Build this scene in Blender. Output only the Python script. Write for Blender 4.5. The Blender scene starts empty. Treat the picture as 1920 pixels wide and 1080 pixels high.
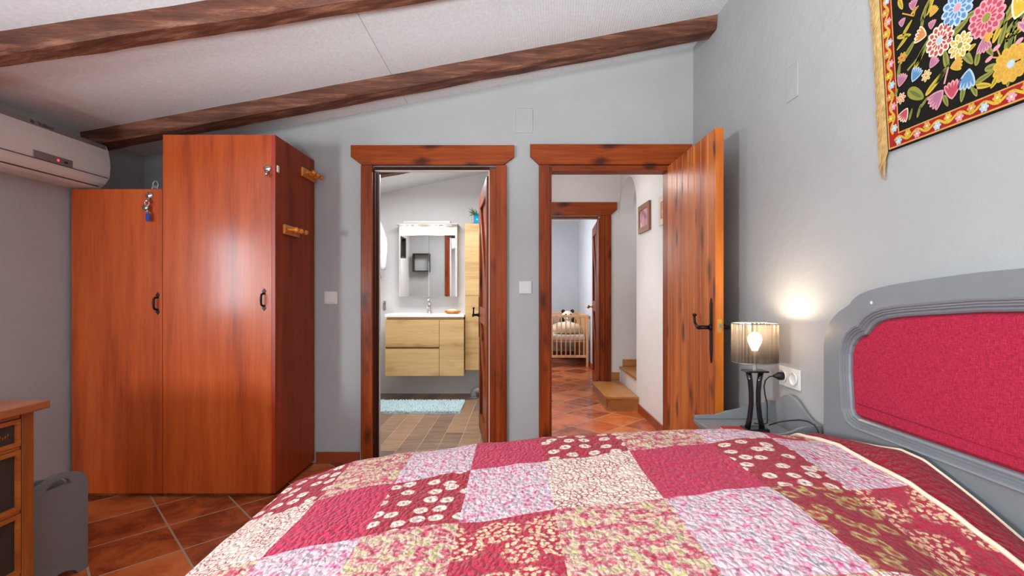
import bpy, bmesh, math, random
import numpy as np
from mathutils import Vector, Matrix, noise as mnoise
random.seed(7)
PI = math.pi
F, H, VX, VY = 906.0, 1.19, 960.0, 547.0
scene = bpy.context.scene
COL = scene.collection
ORG = {}          # world origin of every built object


def P(px, py, y):
    return Vector(((px - VX) * y / F, y, H + (VY - py) * y / F))


def PX(px, py, x):
    y = F * x / (px - VX)
    return Vector((x, y, H + (VY - py) * y / F))


# ------------------------------------------------------------------ materials
def new_mat(name):
    m = bpy.data.materials.new(name)
    m.use_nodes = True
    nt = m.node_tree
    b = nt.nodes['Principled BSDF']
    return m, nt, b


def srgb(r, g, b):
    f = lambda c: (c / 255 / 12.92) if c / 255 <= .04045 else ((c / 255 + .055) / 1.055) ** 2.4
    return (f(r), f(g), f(b), 1)


class N:
    """tiny node helper"""
    def __init__(s, nt): s.nt = nt
    def node(s, t, **kw):
        n = s.nt.nodes.new(t)
        for k, v in kw.items():
            if k.startswith('i_'):
                n.inputs[k[2:].replace('_', ' ')].default_value = v
            else:
                setattr(n, k, v)
        return n
    def link(s, a, b): s.nt.links.new(a, b)
    def coord(s, kind='Object', scale=(1, 1, 1), rot=(0, 0, 0), loc=(0, 0, 0)):
        t = s.node('ShaderNodeTexCoord')
        m = s.node('ShaderNodeMapping')
        m.inputs['Scale'].default_value = scale
        m.inputs['Rotation'].default_value = rot
        m.inputs['Location'].default_value = loc
        s.link(t.outputs[kind], m.inputs['Vector'])
        return m.outputs[0]
    def noise(s, vec, scale, detail=4, rough=.55, dist=0):
        n = s.node('ShaderNodeTexNoise')
        n.inputs['Scale'].default_value = scale
        n.inputs['Detail'].default_value = detail
        n.inputs['Roughness'].default_value = rough
        n.inputs['Distortion'].default_value = dist
        if vec is not None: s.link(vec, n.inputs['Vector'])
        return n
    def vor(s, vec, scale, feature='F1', rnd=1.0, dims='3D'):
        n = s.node('ShaderNodeTexVoronoi', feature=feature, voronoi_dimensions=dims)
        n.inputs['Scale'].default_value = scale
        n.inputs['Randomness'].default_value = rnd
        s.link(vec, n.inputs['Vector'])
        return n
    def ramp(s, fac, stops, interp='LINEAR'):
        r = s.node('ShaderNodeValToRGB')
        r.color_ramp.interpolation = interp
        e = r.color_ramp.elements
        while len(e) < len(stops): e.new(.5)
        for k, (p, c) in enumerate(stops):
            e[k].position = p
            e[k].color = c if len(c) == 4 else (*c, 1)
        s.link(fac, r.inputs['Fac'])
        return r.outputs['Color']
    def mix(s, fac, a, b, mode='MIX'):
        m = s.node('ShaderNodeMix', data_type='RGBA', blend_type=mode)
        for sock, v in ((m.inputs[0], fac), (m.inputs[6], a), (m.inputs[7], b)):
            if isinstance(v, (int, float)): sock.default_value = v
            elif isinstance(v, tuple): sock.default_value = v
            else: s.link(v, sock)
        return m.outputs[2]
    def math(s, op, a, b=0.0):
        m = s.node('ShaderNodeMath', operation=op)
        for sock, v in ((m.inputs[0], a), (m.inputs[1], b)):
            if isinstance(v, (int, float)): sock.default_value = v
            else: s.link(v, sock)
        return m.outputs[0]
    def bump(s, h, strength=.3, dist=.005, normal=None):
        b = s.node('ShaderNodeBump')
        b.inputs['Strength'].default_value = strength
        b.inputs['Distance'].default_value = dist
        s.link(h, b.inputs['Height'])
        if normal is not None: s.link(normal, b.inputs['Normal'])
        return b.outputs[0]


def plain(name, col, rough=.5, metal=0, bump=0, bscale=200, var=.06, spec=.5, coat=0):
    m, nt, b = new_mat(name)
    n = N(nt)
    v = n.coord()
    no = n.noise(v, bscale * .15, 3)
    c2 = tuple(max(0, c * (1 - var * 2)) for c in col[:3]) + (1,)
    c = n.mix(no.outputs['Fac'], c2, tuple(min(1, c * (1 + var)) for c in col[:3]) + (1,))
    n.link(c, b.inputs['Base Color'])
    b.inputs['Roughness'].default_value = rough
    b.inputs['Metallic'].default_value = metal
    b.inputs['Specular IOR Level'].default_value = spec
    b.inputs['Coat Weight'].default_value = coat
    if bump:
        nb = n.noise(v, bscale, 3)
        n.link(n.bump(nb.outputs['Fac'], bump, .002), b.inputs['Normal'])
    return m


def wall_paint(name, col, rough=.75, bstr=.25):
    m, nt, b = new_mat(name)
    n = N(nt)
    v = n.coord()
    a = n.noise(v, 2.2, 5, .6)
    c = n.ramp(a.outputs['Fac'], [(.3, tuple(x * .95 for x in col[:3])), (.7, tuple(min(1, x * 1.04) for x in col[:3]))])
    n.link(c, b.inputs['Base Color'])
    b.inputs['Roughness'].default_value = rough
    b.inputs['Specular IOR Level'].default_value = .3
    f = n.noise(v, 14, 5, .6)
    g = n.noise(v, 120, 2)
    h = n.math('ADD', n.math('MULTIPLY', f.outputs['Fac'], 1.0), n.math('MULTIPLY', g.outputs['Fac'], .12))
    n.link(n.bump(h, bstr, .012), b.inputs['Normal'])
    return m


def wood(name, dark, mid, light, axis='z', grain=1.0, rough=.35, knots=0.0, coat=.0, bump=.12, var=1.0, spec=.5, knot_col=None):
    """grain runs along `axis` in object space"""
    m, nt, b = new_mat(name)
    n = N(nt)
    sc = {'x': (.06, 1, 1), 'y': (1, .06, 1), 'z': (1, 1, .06)}[axis]
    v = n.coord(scale=sc)
    warp = n.noise(v, 3.0, 3)
    add = n.node('ShaderNodeVectorMath', operation='MULTIPLY_ADD')
    n.link(warp.outputs['Color'], add.inputs[0])
    add.inputs[1].default_value = (.05, .05, .05)
    n.link(v, add.inputs[2])
    big = n.noise(add.outputs[0], 9 * grain, 4, .6)
    fine = n.noise(add.outputs[0], 90 * grain, 3, .7)
    fac = n.math('ADD', n.math('MULTIPLY', big.outputs['Fac'], .72), n.math('MULTIPLY', fine.outputs['Fac'], .28))
    lo, hi = .5 - .16 * var, .5 + .16 * var
    c = n.ramp(fac, [(lo, dark), (.5, mid), (hi, light)])
    if knots:
        ksc = {'x': (.38, 1, 1), 'y': (1, .38, 1), 'z': (1, 1, .38)}[axis]
        kv = n.coord(scale=ksc, loc=(.13, .31, .07))
        kw = n.noise(kv, 14, 2)
        ka = n.node('ShaderNodeVectorMath', operation='MULTIPLY_ADD')
        n.link(kw.outputs['Color'], ka.inputs[0])
        ka.inputs[1].default_value = (.06, .06, .06)
        n.link(kv, ka.inputs[2])
        vo = n.vor(ka.outputs[0], 8.0)
        kc = knot_col or tuple(x * .3 for x in dark[:3])
        k = n.ramp(vo.outputs['Distance'], [(.10, (1, 1, 1)), (.30, (0, 0, 0))])
        c = n.mix(n.math('MULTIPLY', k, knots), c, (*kc[:3], 1))
    n.link(c, b.inputs['Base Color'])
    b.inputs['Roughness'].default_value = rough
    b.inputs['Specular IOR Level'].default_value = spec
    b.inputs['Coat Weight'].default_value = coat
    b.inputs['Coat Roughness'].default_value = .21
    n.link(n.bump(fac, bump, .004), b.inputs['Normal'])
    return m


def tiles(name, cols, mortar, size, rot, loc, mort=.006, rough=.35, wid=None, offset=0.0, bump=.5, noise_amt=1.0, aspect_noise=(1, 1, 1)):
    m, nt, b = new_mat(name)
    n = N(nt)
    v = n.coord(rot=(0, 0, rot), loc=loc)
    br = n.node('ShaderNodeTexBrick', offset=offset, offset_frequency=2, squash=1.0)
    br.inputs['Scale'].default_value = 1
    br.inputs['Brick Width'].default_value = wid or size
    br.inputs['Row Height'].default_value = size
    br.inputs['Mortar Size'].default_value = mort
    br.inputs['Mortar Smooth'].default_value = .15
    br.inputs['Color1'].default_value = (0, 0, 0, 1)
    br.inputs['Color2'].default_value = (1, 1, 1, 1)
    br.inputs['Mortar'].default_value = (.5, .5, .5, 1)
    n.link(v, br.inputs['Vector'])
    vn = n.coord(rot=(0, 0, rot), loc=loc, scale=aspect_noise)
    a = n.noise(vn, 5, 6, .65, .6)
    f = n.math('ADD', n.math('MULTIPLY', a.outputs['Fac'], .75 * noise_amt), n.math('MULTIPLY', br.outputs['Color'], .3))
    f = n.math('SUBTRACT', f, .15)
    c = n.ramp(f, [(.2, cols[0]), (.38, cols[1]), (.58, cols[2])])
    c = n.mix(br.outputs['Fac'], c, mortar)
    n.link(c, b.inputs['Base Color'])
    rr = n.ramp(br.outputs['Fac'], [(0, (rough,) * 3), (1, (.8,) * 3)])
    n.link(rr, b.inputs['Roughness'])
    inv = n.math('SUBTRACT', 1.0, br.outputs['Fac'])
    h = n.math('ADD', inv, n.math('MULTIPLY', a.outputs['Fac'], .35))
    n.link(n.bump(h, bump, .004), b.inputs['Normal'])
    return m


M = {}
M['wall'] = wall_paint('grey_wall_paint', srgb(170, 170, 170))
M['wall_white'] = wall_paint('white_wall_paint', srgb(222, 220, 219), bstr=.12)
M['wall_bath'] = tiles('white_bath_wall', [srgb(205, 205, 206), srgb(212, 212, 212), srgb(218, 218, 217)], srgb(196, 196, 196), .3, 0, (0, 0, 0), .0015, .3, .6, 0, .1)
M['wall_blue'] = wall_paint('pale_blue_grey_paint', srgb(190, 193, 199), bstr=.12)


def ceiling_mat():
    m, nt, b = new_mat('white_combed_ceiling')
    n = N(nt)
    v = n.coord(rot=(0, 0, .1))
    w = n.node('ShaderNodeTexWave', wave_type='BANDS', bands_direction='X')
    w.inputs['Scale'].default_value = 22
    w.inputs['Distortion'].default_value = 1.5
    w.inputs['Detail'].default_value = 2
    w.inputs['Detail Scale'].default_value = 1.2
    n.link(v, w.inputs['Vector'])
    no = n.noise(v, 60, 3)
    c = n.ramp(no.outputs['Fac'], [(.3, srgb(206, 210, 212)[:3]), (.7, srgb(220, 223, 225)[:3])])
    n.link(c, b.inputs['Base Color'])
    b.inputs['Roughness'].default_value = .85
    h = n.math('ADD', w.outputs['Fac'], n.math('MULTIPLY', no.outputs['Fac'], .8))
    n.link(n.bump(h, .22, .004), b.inputs['Normal'])
    return m


M['ceiling'] = ceiling_mat()
A45 = PI / 4
M['terracotta'] = tiles('terracotta_floor_tiles', [srgb(122, 50, 22), srgb(180, 88, 44), srgb(208, 120, 68)], srgb(158, 134, 110), .322, A45, (0, 0, 0), .0045, .24)
M['terra_plain'] = plain('terracotta_skirting', srgb(150, 66, 34), .35, var=.15, bscale=60)
M['step_tile'] = wood('brown_step_tile', srgb(140, 88, 44)[:3], srgb(172, 116, 62)[:3], srgb(192, 138, 84)[:3], 'y', .6, .3)
M['bath_floor'] = tiles('wood_look_bath_tiles', [srgb(104, 86, 76), srgb(142, 112, 94), srgb(172, 136, 108)], srgb(186, 170, 150), .15, PI / 2 + .02, (0, .04, 0), .002, .35, 1.2, .4, .25, 1.0, (.6, 4, 1))
W_D, W_M, W_L = srgb(86, 30, 8)[:3], srgb(134, 56, 17)[:3], srgb(166, 78, 28)[:3]
M['frame_z'] = wood('mahogany_stain_upright', W_D, W_M, W_L, 'z', 1.0, .42, .75, .04, spec=.15, knot_col=srgb(40, 16, 8))
M['frame_x'] = wood('mahogany_stain_lintel', W_D, W_M, W_L, 'x', 1.0, .42, .8, .04, spec=.15, knot_col=srgb(40, 16, 8))
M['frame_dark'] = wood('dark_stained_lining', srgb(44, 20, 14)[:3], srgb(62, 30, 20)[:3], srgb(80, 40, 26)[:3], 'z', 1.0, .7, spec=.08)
M['door_z'] = wood('varnished_pine_planks', srgb(136, 58, 18)[:3], srgb(190, 98, 38)[:3], srgb(212, 124, 56)[:3], 'z', 1.0, .44, .85, .08, spec=.35, knot_col=srgb(46, 22, 14))
M['door_edge'] = wood('orange_pine_edge', srgb(150, 66, 14)[:3], srgb(190, 96, 22)[:3], srgb(212, 122, 34)[:3], 'z', 1.2, .35, .4, .2)
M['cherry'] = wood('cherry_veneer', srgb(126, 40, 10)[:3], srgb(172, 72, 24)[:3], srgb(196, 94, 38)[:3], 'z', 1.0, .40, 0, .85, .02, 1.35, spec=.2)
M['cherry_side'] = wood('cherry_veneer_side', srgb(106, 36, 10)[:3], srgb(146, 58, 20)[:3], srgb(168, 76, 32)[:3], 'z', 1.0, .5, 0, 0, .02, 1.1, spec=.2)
M['cherry_dark'] = wood('cherry_edge', srgb(120, 26, 10)[:3], srgb(150, 38, 16)[:3], srgb(176, 54, 24)[:3], 'z', 1, .4, 0, 0, .05)
M['beam'] = wood('rustic_brown_beam', srgb(36, 17, 11)[:3], srgb(92, 52, 36)[:3], srgb(156, 110, 86)[:3], 'x', 2.6, .6, .3, 0, .9, 1.45, spec=.3)
M['oak'] = wood('light_oak_veneer', srgb(158, 118, 68)[:3], srgb(204, 168, 112)[:3], srgb(222, 190, 138)[:3], 'x', .8, .45, .3, 0, .05, 1.35, knot_col=srgb(140, 98, 56))
M['oak_dark'] = plain('oak_shadow_gap', srgb(120, 92, 60), .6)
M['dresser'] = wood('honey_brown_dresser', srgb(96, 46, 16)[:3], srgb(140, 72, 26)[:3], srgb(170, 96, 40)[:3], 'z', 1.1, .35, .2, .2)
M['dresser_y'] = wood('honey_brown_dresser_rail', srgb(110, 52, 18)[:3], srgb(158, 86, 32)[:3], srgb(184, 110, 48)[:3], 'y', 1.1, .35, .2, .2)
M['dresser_top'] = wood('dresser_top_wood', srgb(104, 48, 20)[:3], srgb(142, 74, 36)[:3], srgb(164, 94, 52)[:3], 'y', 1.0, .3, .2, .3)
M['peg'] = wood('amber_pine_pegs', srgb(170, 92, 22)[:3], srgb(208, 128, 40)[:3], srgb(228, 156, 66)[:3], 'y', 1.2, .3, .2, .3)
M['crib'] = wood('pale_beech', srgb(196, 140, 96)[:3], srgb(220, 168, 122)[:3], srgb(232, 188, 146)[:3], 'z', 1.2, .4)
M['leather'] = plain('dark_leather_inset', srgb(46, 40, 36), .45, bump=.5, bscale=260, var=.2)
M['black_iron'] = plain('black_iron', srgb(30, 26, 24), .4, .6, bump=.3, bscale=120)
M['black_gloss'] = plain('black_gloss', srgb(28, 28, 30), .12, 0, spec=.6)
M['black_matt'] = plain('black_matt', srgb(26, 26, 27), .5)
M['grey_paint'] = plain('grey_furniture_paint', srgb(128, 131, 135), .27, 0, bump=.08, bscale=60, var=.04)
M['grey_rack'] = plain('grey_rack_paint', srgb(112, 114, 116), .45, 0, bump=.1, bscale=80, var=.05)
M['white_plastic'] = plain('white_plastic', srgb(222, 220, 216), .3, var=.02)
M['ac_white'] = plain('white_unit_casing', srgb(206, 203, 201), .35, var=.02)
M['ac_grey'] = plain('silver_grey_strip', srgb(128, 126, 125), .35, .3, var=.03)
M['text_dark'] = plain('dark_grey_print', srgb(70, 70, 72), .5)
M['chrome'] = plain('polished_chrome', srgb(214, 214, 216), .12, 1.0, var=.02)
M['brass'] = plain('yellow_brass', srgb(222, 176, 84), .25, 1.0, var=.05)
M['ceramic'] = plain('white_ceramic', srgb(240, 240, 240), .12, var=.01)
M['blue_glaze'] = plain('turquoise_glaze', srgb(20, 160, 205), .2, var=.05)
M['blue_fob'] = plain('royal_blue_plastic', srgb(16, 66, 150), .3)
M['clear_grey'] = plain('pale_grey_wire', srgb(196, 200, 204), .3)
M['grey_cast'] = plain('grey_ornament_metal', srgb(150, 150, 150), .4, .4)
M['pipe'] = plain('grey_pipe_plastic', srgb(150, 152, 154), .4)
M['rug'] = plain('pale_blue_shag', srgb(206, 228, 232), .95, bump=.8, bscale=120, var=.08)
M['leaf'] = plain('green_leaf', srgb(74, 118, 52), .5, var=.2)
M['mattress'] = plain('white_cotton', srgb(226, 216, 210), .9, bump=.3, bscale=140)
M['cream_cushion'] = plain('cream_cotton', srgb(236, 216, 190), .9, bump=.3, bscale=90)
M['panda_white'] = plain('cream_plush', srgb(236, 224, 206), .95, bump=.8, bscale=220)
M['panda_black'] = plain('black_plush', srgb(28, 24, 24), .95, bump=.8, bscale=220)
M['red_book'] = plain('red_paper_cover', srgb(196, 48, 48), .5)
M['paper'] = plain('paper_pages', srgb(226, 220, 206), .8)
M['robe'] = plain('white_blue_towelling', srgb(222, 226, 230), .95, bump=.6, bscale=160)
M['robe_blue'] = plain('blue_towelling', srgb(168, 190, 210), .95, bump=.6, bscale=160)
M['strike'] = plain('brass_strike', srgb(226, 186, 96), .3, .8)
M['steel'] = plain('grey_steel', srgb(168, 168, 170), .3, .9)
M['screw'] = plain('cream_screw_cap', srgb(206, 204, 196), .4)
M['fringe'] = plain('gold_wool_fringe', srgb(204, 166, 104), .95, bump=.9, bscale=300, var=.3)
M['piping'] = plain('cream_piping', srgb(232, 214, 188), .85, bump=.5, bscale=300)


def mirror_mat():
    m, nt, b = new_mat('mirror_glass')
    b.inputs['Base Color'].default_value = (.86, .87, .87, 1)
    b.inputs['Metallic'].default_value = 1
    b.inputs['Roughness'].default_value = .02
    return m


M['mirror'] = mirror_mat()


def emit_mat(name, col, strength):
    m, nt, b = new_mat(name)
    b.inputs['Base Color'].default_value = col
    b.inputs['Emission Color'].default_value = col
    b.inputs['Emission Strength'].default_value = strength
    return m


M['bulb'] = emit_mat('warm_bulb', (1, .82, .58, 1), 22)
M['spot'] = emit_mat('spot_lens', (1, .9, .74, 1), 12)
M['led'] = emit_mat('red_led', (1, .03, .05, 1), 3)
M['globe'] = emit_mat('lit_globe', (1, .95, .87, 1), 2.2)


def shade_mat():
    m, nt, b = new_mat('silver_pleated_shade')
    n = N(nt)
    b.inputs['Base Color'].default_value = srgb(84, 77, 72)
    b.inputs['Metallic'].default_value = .85
    b.inputs['Roughness'].default_value = .28
    tr = n.node('ShaderNodeBsdfTranslucent')
    tr.inputs['Color'].default_value = (.85, .74, .62, 1)
    tp = n.node('ShaderNodeBsdfTransparent')
    tp.inputs['Color'].default_value = (.5, .42, .36, 1)
    m1 = n.node('ShaderNodeMixShader'); m1.inputs[0].default_value = .05
    m2 = n.node('ShaderNodeMixShader'); m2.inputs[0].default_value = .30
    n.link(b.outputs[0], m1.inputs[1]); n.link(tr.outputs[0], m1.inputs[2])
    n.link(m1.outputs[0], m2.inputs[1]); n.link(tp.outputs[0], m2.inputs[2])
    n.link(m2.outputs[0], nt.nodes['Material Output'].inputs['Surface'])
    return m


M['shade'] = shade_mat()


def fabric_red():
    m, nt, b = new_mat('raspberry_linen')
    n = N(nt)
    v1 = n.coord(scale=(1, 1, 9)); v2 = n.coord(scale=(1, 9, 1))
    a = n.noise(v1, 70, 3); c = n.noise(v2, 70, 3)
    f = n.math('ADD', n.math('MULTIPLY', a.outputs['Fac'], .5), n.math('MULTIPLY', c.outputs['Fac'], .5))
    col = n.ramp(f, [(.32, srgb(120, 22, 42)[:3]), (.52, srgb(176, 38, 66)[:3]), (.7, srgb(200, 62, 88)[:3])])
    n.link(col, b.inputs['Base Color'])
    b.inputs['Roughness'].default_value = .9
    b.inputs['Specular IOR Level'].default_value = .2
    n.link(n.bump(f, .35, .002), b.inputs['Normal'])
    return m


M['red_linen'] = fabric_red()


# quilt fabrics ------------------------------------------------------------
RED, PINK, CREAM = srgb(176, 38, 62), srgb(204, 50, 92), srgb(242, 228, 206)


def quilt_mat(name, kind):
    m, nt, b = new_mat(name)
    n = N(nt)
    srgb = lambda r, g, b_: globals()['srgb'](r * .97, g * .92, b_ * .95)
    CREAM = srgb(242, 228, 206)
    uv = n.coord('UV')
    wz = n.noise(uv, 55, 2)
    wa = n.node('ShaderNodeVectorMath', operation='MULTIPLY_ADD')
    n.link(wz.outputs['Color'], wa.inputs[0]); wa.inputs[1].default_value = (.012, .012, 0); n.link(uv, wa.inputs[2])
    w = wa.outputs[0]
    weave = n.noise(uv, 260, 2)
    if kind == 'solid':
        col = n.ramp(weave.outputs['Fac'], [(.35, srgb(184, 34, 70)[:3]), (.65, srgb(206, 56, 94)[:3])])
    elif kind == 'backing':
        col = n.ramp(weave.outputs['Fac'], [(.35, srgb(140, 14, 34)[:3]), (.65, srgb(164, 26, 48)[:3])])
    elif kind == 'hearts':
        v = n.vor(w, 16, rnd=.6, dims='2D')
        ring = n.ramp(v.outputs['Distance'], [(.05, (.25, .25, .25)), (.11, (1, 1, 1)), (.27, (1, 1, 1)), (.33, (0, 0, 0))])
        base = n.ramp(weave.outputs['Fac'], [(.35, srgb(158, 30, 48)[:3]), (.65, srgb(182, 48, 64)[:3])])
        col = n.mix(ring, base, CREAM)
    elif kind == 'cream':
        e = n.vor(w, 62, 'DISTANCE_TO_EDGE', dims='2D')
        big = n.noise(uv, 16, 3)
        lines = n.ramp(e.outputs['Distance'], [(.06, (1, 1, 1)), (.13, (0, 0, 0))])
        msk = n.ramp(big.outputs['Fac'], [(.4, (0, 0, 0)), (.55, (1, 1, 1))])
        col = n.mix(n.math('MULTIPLY', lines, n.math('ADD', n.math('MULTIPLY', msk, .7), .25)), CREAM, srgb(170, 40, 66))
    elif kind == 'pinkgrey':
        a = n.noise(w, 34, 3, .65)
        c2 = n.vor(w, 70, dims='2D')
        base = n.ramp(a.outputs['Fac'], [(.33, srgb(204, 66, 128)[:3]), (.42, srgb(220, 140, 166)[:3]), (.5, srgb(226, 202, 200)[:3]), (.58, srgb(204, 192, 196)[:3]), (.66, srgb(160, 158, 166)[:3]), (.72, srgb(214, 120, 150)[:3])])
        dots = n.ramp(c2.outputs['Distance'], [(.25, (1, 1, 1)), (.4, (0, 0, 0))])
        col = n.mix(n.math('MULTIPLY', dots, .55), base, srgb(232, 222, 218))
    elif kind == 'green':
        a = n.noise(w, 34, 3, .65)
        base = n.ramp(a.outputs['Fac'], [(.36, srgb(184, 52, 74)[:3]), (.47, srgb(206, 108, 116)[:3]), (.53, srgb(226, 204, 174)[:3]), (.6, srgb(206, 196, 128)[:3]), (.7, srgb(168, 172, 128)[:3])])
        c2 = n.vor(w, 66, dims='2D')
        dots = n.ramp(c2.outputs['Distance'], [(.2, (1, 1, 1)), (.34, (0, 0, 0))])
        col = n.mix(n.math('MULTIPLY', dots, .5), base, srgb(222, 194, 182))
    elif kind == 'paisley':
        v = n.vor(w, 17, rnd=.9, dims='2D')
        ring = n.ramp(v.outputs['Distance'], [(.12, (.1, .1, .1)), (.2, (1, 1, 1)), (.32, (1, 1, 1)), (.4, (0, 0, 0))])
        c2 = n.noise(uv, 60, 2)
        base = n.ramp(weave.outputs['Fac'], [(.35, srgb(150, 30, 46)[:3]), (.65, srgb(176, 48, 62)[:3])])
        ol = n.mix(c2.outputs['Fac'], srgb(176, 138, 44), srgb(222, 204, 140))
        gate = n.ramp(c2.outputs['Fac'], [(.36, (0, 0, 0)), (.46, (1, 1, 1))])
        col = n.mix(n.math('MULTIPLY', ring, n.math('ADD', n.math('MULTIPLY', gate, .75), .25)), base, ol)
    else:   # clusters of cream blossom on red
        v = n.vor(w, 9, rnd=.8, dims='2D')
        cl = n.ramp(v.outputs['Distance'], [(.42, (1, 1, 1)), (.52, (0, 0, 0))])
        s_ = n.vor(w, 75, dims='2D')
        dots = n.ramp(s_.outputs['Distance'], [(.36, (1, 1, 1)), (.48, (0, 0, 0))])
        base = n.ramp(weave.outputs['Fac'], [(.35, srgb(172, 34, 58)[:3]), (.65, srgb(192, 52, 74)[:3])])
        col = n.mix(n.math('MULTIPLY', cl, dots), base, srgb(236, 204, 160))
    n.link(col, b.inputs['Base Color'])
    b.inputs['Roughness'].default_value = .9
    b.inputs['Specular IOR Level'].default_value = .15
    b.inputs['Sheen Weight'].default_value = .12
    # puckered stipple quilting
    pv = n.coord('UV', scale=(1, .62, 1), rot=(0, 0, .6))
    pz = n.noise(pv, 40, 2)
    pa = n.node('ShaderNodeVectorMath', operation='MULTIPLY_ADD')
    n.link(pz.outputs['Color'], pa.inputs[0]); pa.inputs[1].default_value = (.02, .02, 0); n.link(pv, pa.inputs[2])
    q = n.vor(pa.outputs[0], 82, 'F1', dims='2D')
    h = n.math('SUBTRACT', 1.0, q.outputs['Distance'])
    h2 = n.math('ADD', h, n.math('MULTIPLY', wz.outputs['Fac'], .6))
    n.link(n.bump(h2, 1.0, .011), b.inputs['Normal'])
    return m


QK = ['solid', 'hearts', 'cream', 'pinkgrey', 'green', 'clusters', 'paisley', 'backing']
QM = [quilt_mat('quilt_' + k, k) for k in QK]


# ------------------------------------------------------------------ builders
class MB:
    def __init__(s):
        s.bm = bmesh.new()
        s.mi = 0
    def face(s, vs, smooth=False):
        try:
            f = s.bm.faces.new(vs)
        except ValueError:
            return None
        f.material_index = s.mi
        f.smooth = smooth
        return f
    def box(s, x0, y0, z0, x1, y1, z1, bevel=0.0, seg=2):
        if x0 > x1: x0, x1 = x1, x0
        if y0 > y1: y0, y1 = y1, y0
        if z0 > z1: z0, z1 = z1, z0
        v = [s.bm.verts.new((x, y, z)) for x in (x0, x1) for y in (y0, y1) for z in (z0, z1)]
        fs = []
        for q in ((0, 1, 3, 2), (4, 6, 7, 5), (0, 4, 5, 1), (2, 3, 7, 6), (0, 2, 6, 4), (1, 5, 7, 3)):
            fs.append(s.face([v[k] for k in q]))
        if bevel:
            es = list({e for f in fs for e in f.edges})
            r = bmesh.ops.bevel(s.bm, geom=es, offset=bevel, segments=seg, profile=.5, affect='EDGES')
            for f in r['faces']:
                f.material_index = s.mi
        return s
    def prism(s, pts, axis, a, b, bevel=0, smooth=False):
        """pts = polygon in the two other axes (x:(y,z)  y:(x,z)  z:(x,y))"""
        def mk(p, t):
            if axis == 'x': return (t, p[0], p[1])
            if axis == 'y': return (p[0], t, p[1])
            return (p[0], p[1], t)
        A = [s.bm.verts.new(mk(p, a)) for p in pts]
        B = [s.bm.verts.new(mk(p, b)) for p in pts]
        n = len(pts)
        fs = [s.face(A[::-1]), s.face(B)]
        for k in range(n):
            fs.append(s.face([A[k], A[(k + 1) % n], B[(k + 1) % n], B[k]], smooth))
        if bevel:
            es = list({e for f in fs[:2] for e in f.edges})
            r = bmesh.ops.bevel(s.bm, geom=es, offset=bevel, segments=2, profile=.5, affect='EDGES')
            for f in r['faces']: f.material_index = s.mi
        return s
    def ring_prism(s, outer, inner, axis, a, b):
        """frame between two loops with the same number of points"""
        def mk(p, t):
            if axis == 'x': return (t, p[0], p[1])
            if axis == 'y': return (p[0], t, p[1])
            return (p[0], p[1], t)
        n = len(outer)
        L = [[s.bm.verts.new(mk(p, t)) for p in lp] for lp in (outer, inner) for t in (a, b)]
        oa, ob, ia, ib = L
        for k in range(n):
            j = (k + 1) % n
            s.face([oa[k], ia[k], ia[j], oa[j]])
            s.face([ob[k], ob[j], ib[j], ib[k]])
            s.face([oa[k], oa[j], ob[j], ob[k]])
            s.face([ia[k], ib[k], ib[j], ia[j]])
        return s
    def tube(s, pts, r, seg=10, closed=False, caps=True, sx=1.0):
        pts = [Vector(p) for p in pts]
        n = len(pts)
        rings = []
        prev = None
        for k, p in enumerate(pts):
            if closed: t = pts[(k + 1) % n] - pts[k - 1]
            else: t = pts[min(k + 1, n - 1)] - pts[max(k - 1, 0)]
            if t.length < 1e-9: t = Vector((0, 0, 1))
            t.normalize()
            if prev is None:
                u = t.orthogonal().normalized()
            else:
                u = (prev - t * prev.dot(t))
                u = u.normalized() if u.length > 1e-6 else t.orthogonal().normalized()
            prev = u
            w = t.cross(u)
            rr = r[k] if isinstance(r, (list, tuple)) else r
            rings.append([s.bm.verts.new(p + (u * math.cos(a) * sx + w * math.sin(a)) * rr) for a in [2 * PI * q / seg for q in range(seg)]])
        m = n if closed else n - 1
        for k in range(m):
            A, B = rings[k], rings[(k + 1) % n]
            for q in range(seg):
                s.face([A[q], A[(q + 1) % seg], B[(q + 1) % seg], B[q]], True)
        if caps and not closed:
            s.face(rings[0][::-1]); s.face(rings[-1])
        return s
    def lathe(s, prof, c, axis='z', seg=24, sx=1, sy=1):
        """prof = [(radius, height)...]"""
        rings = []
        for r, h in prof:
            ring = []
            for q in range(seg):
                a = 2 * PI * q / seg
                u, w = math.cos(a) * r * sx, math.sin(a) * r * sy
                p = {'z': (u, w, h), 'y': (u, h, w), 'x': (h, u, w)}[axis]
                ring.append(s.bm.verts.new((c[0] + p[0], c[1] + p[1], c[2] + p[2])))
            rings.append(ring)
        for A, B in zip(rings, rings[1:]):
            for q in range(seg):
                s.face([A[q], A[(q + 1) % seg], B[(q + 1) % seg], B[q]], True)
        if prof[0][0] > 1e-5: s.face(rings[0][::-1])
        if prof[-1][0] > 1e-5: s.face(rings[-1])
        return s
    def ball(s, c, r, sx=1, sy=1, sz=1, seg=16, rot=None):
        mtx = Matrix.Translation(c) @ (rot.to_matrix().to_4x4() if rot else Matrix()) @ Matrix.Diagonal((r * sx, r * sy, r * sz, 1))
        res = bmesh.ops.create_uvsphere(s.bm, u_segments=seg, v_segments=max(6, seg // 2), radius=1, matrix=mtx)
        for v in res['verts']:
            for f in v.link_faces:
                f.smooth = True; f.material_index = s.mi
        return s
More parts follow.
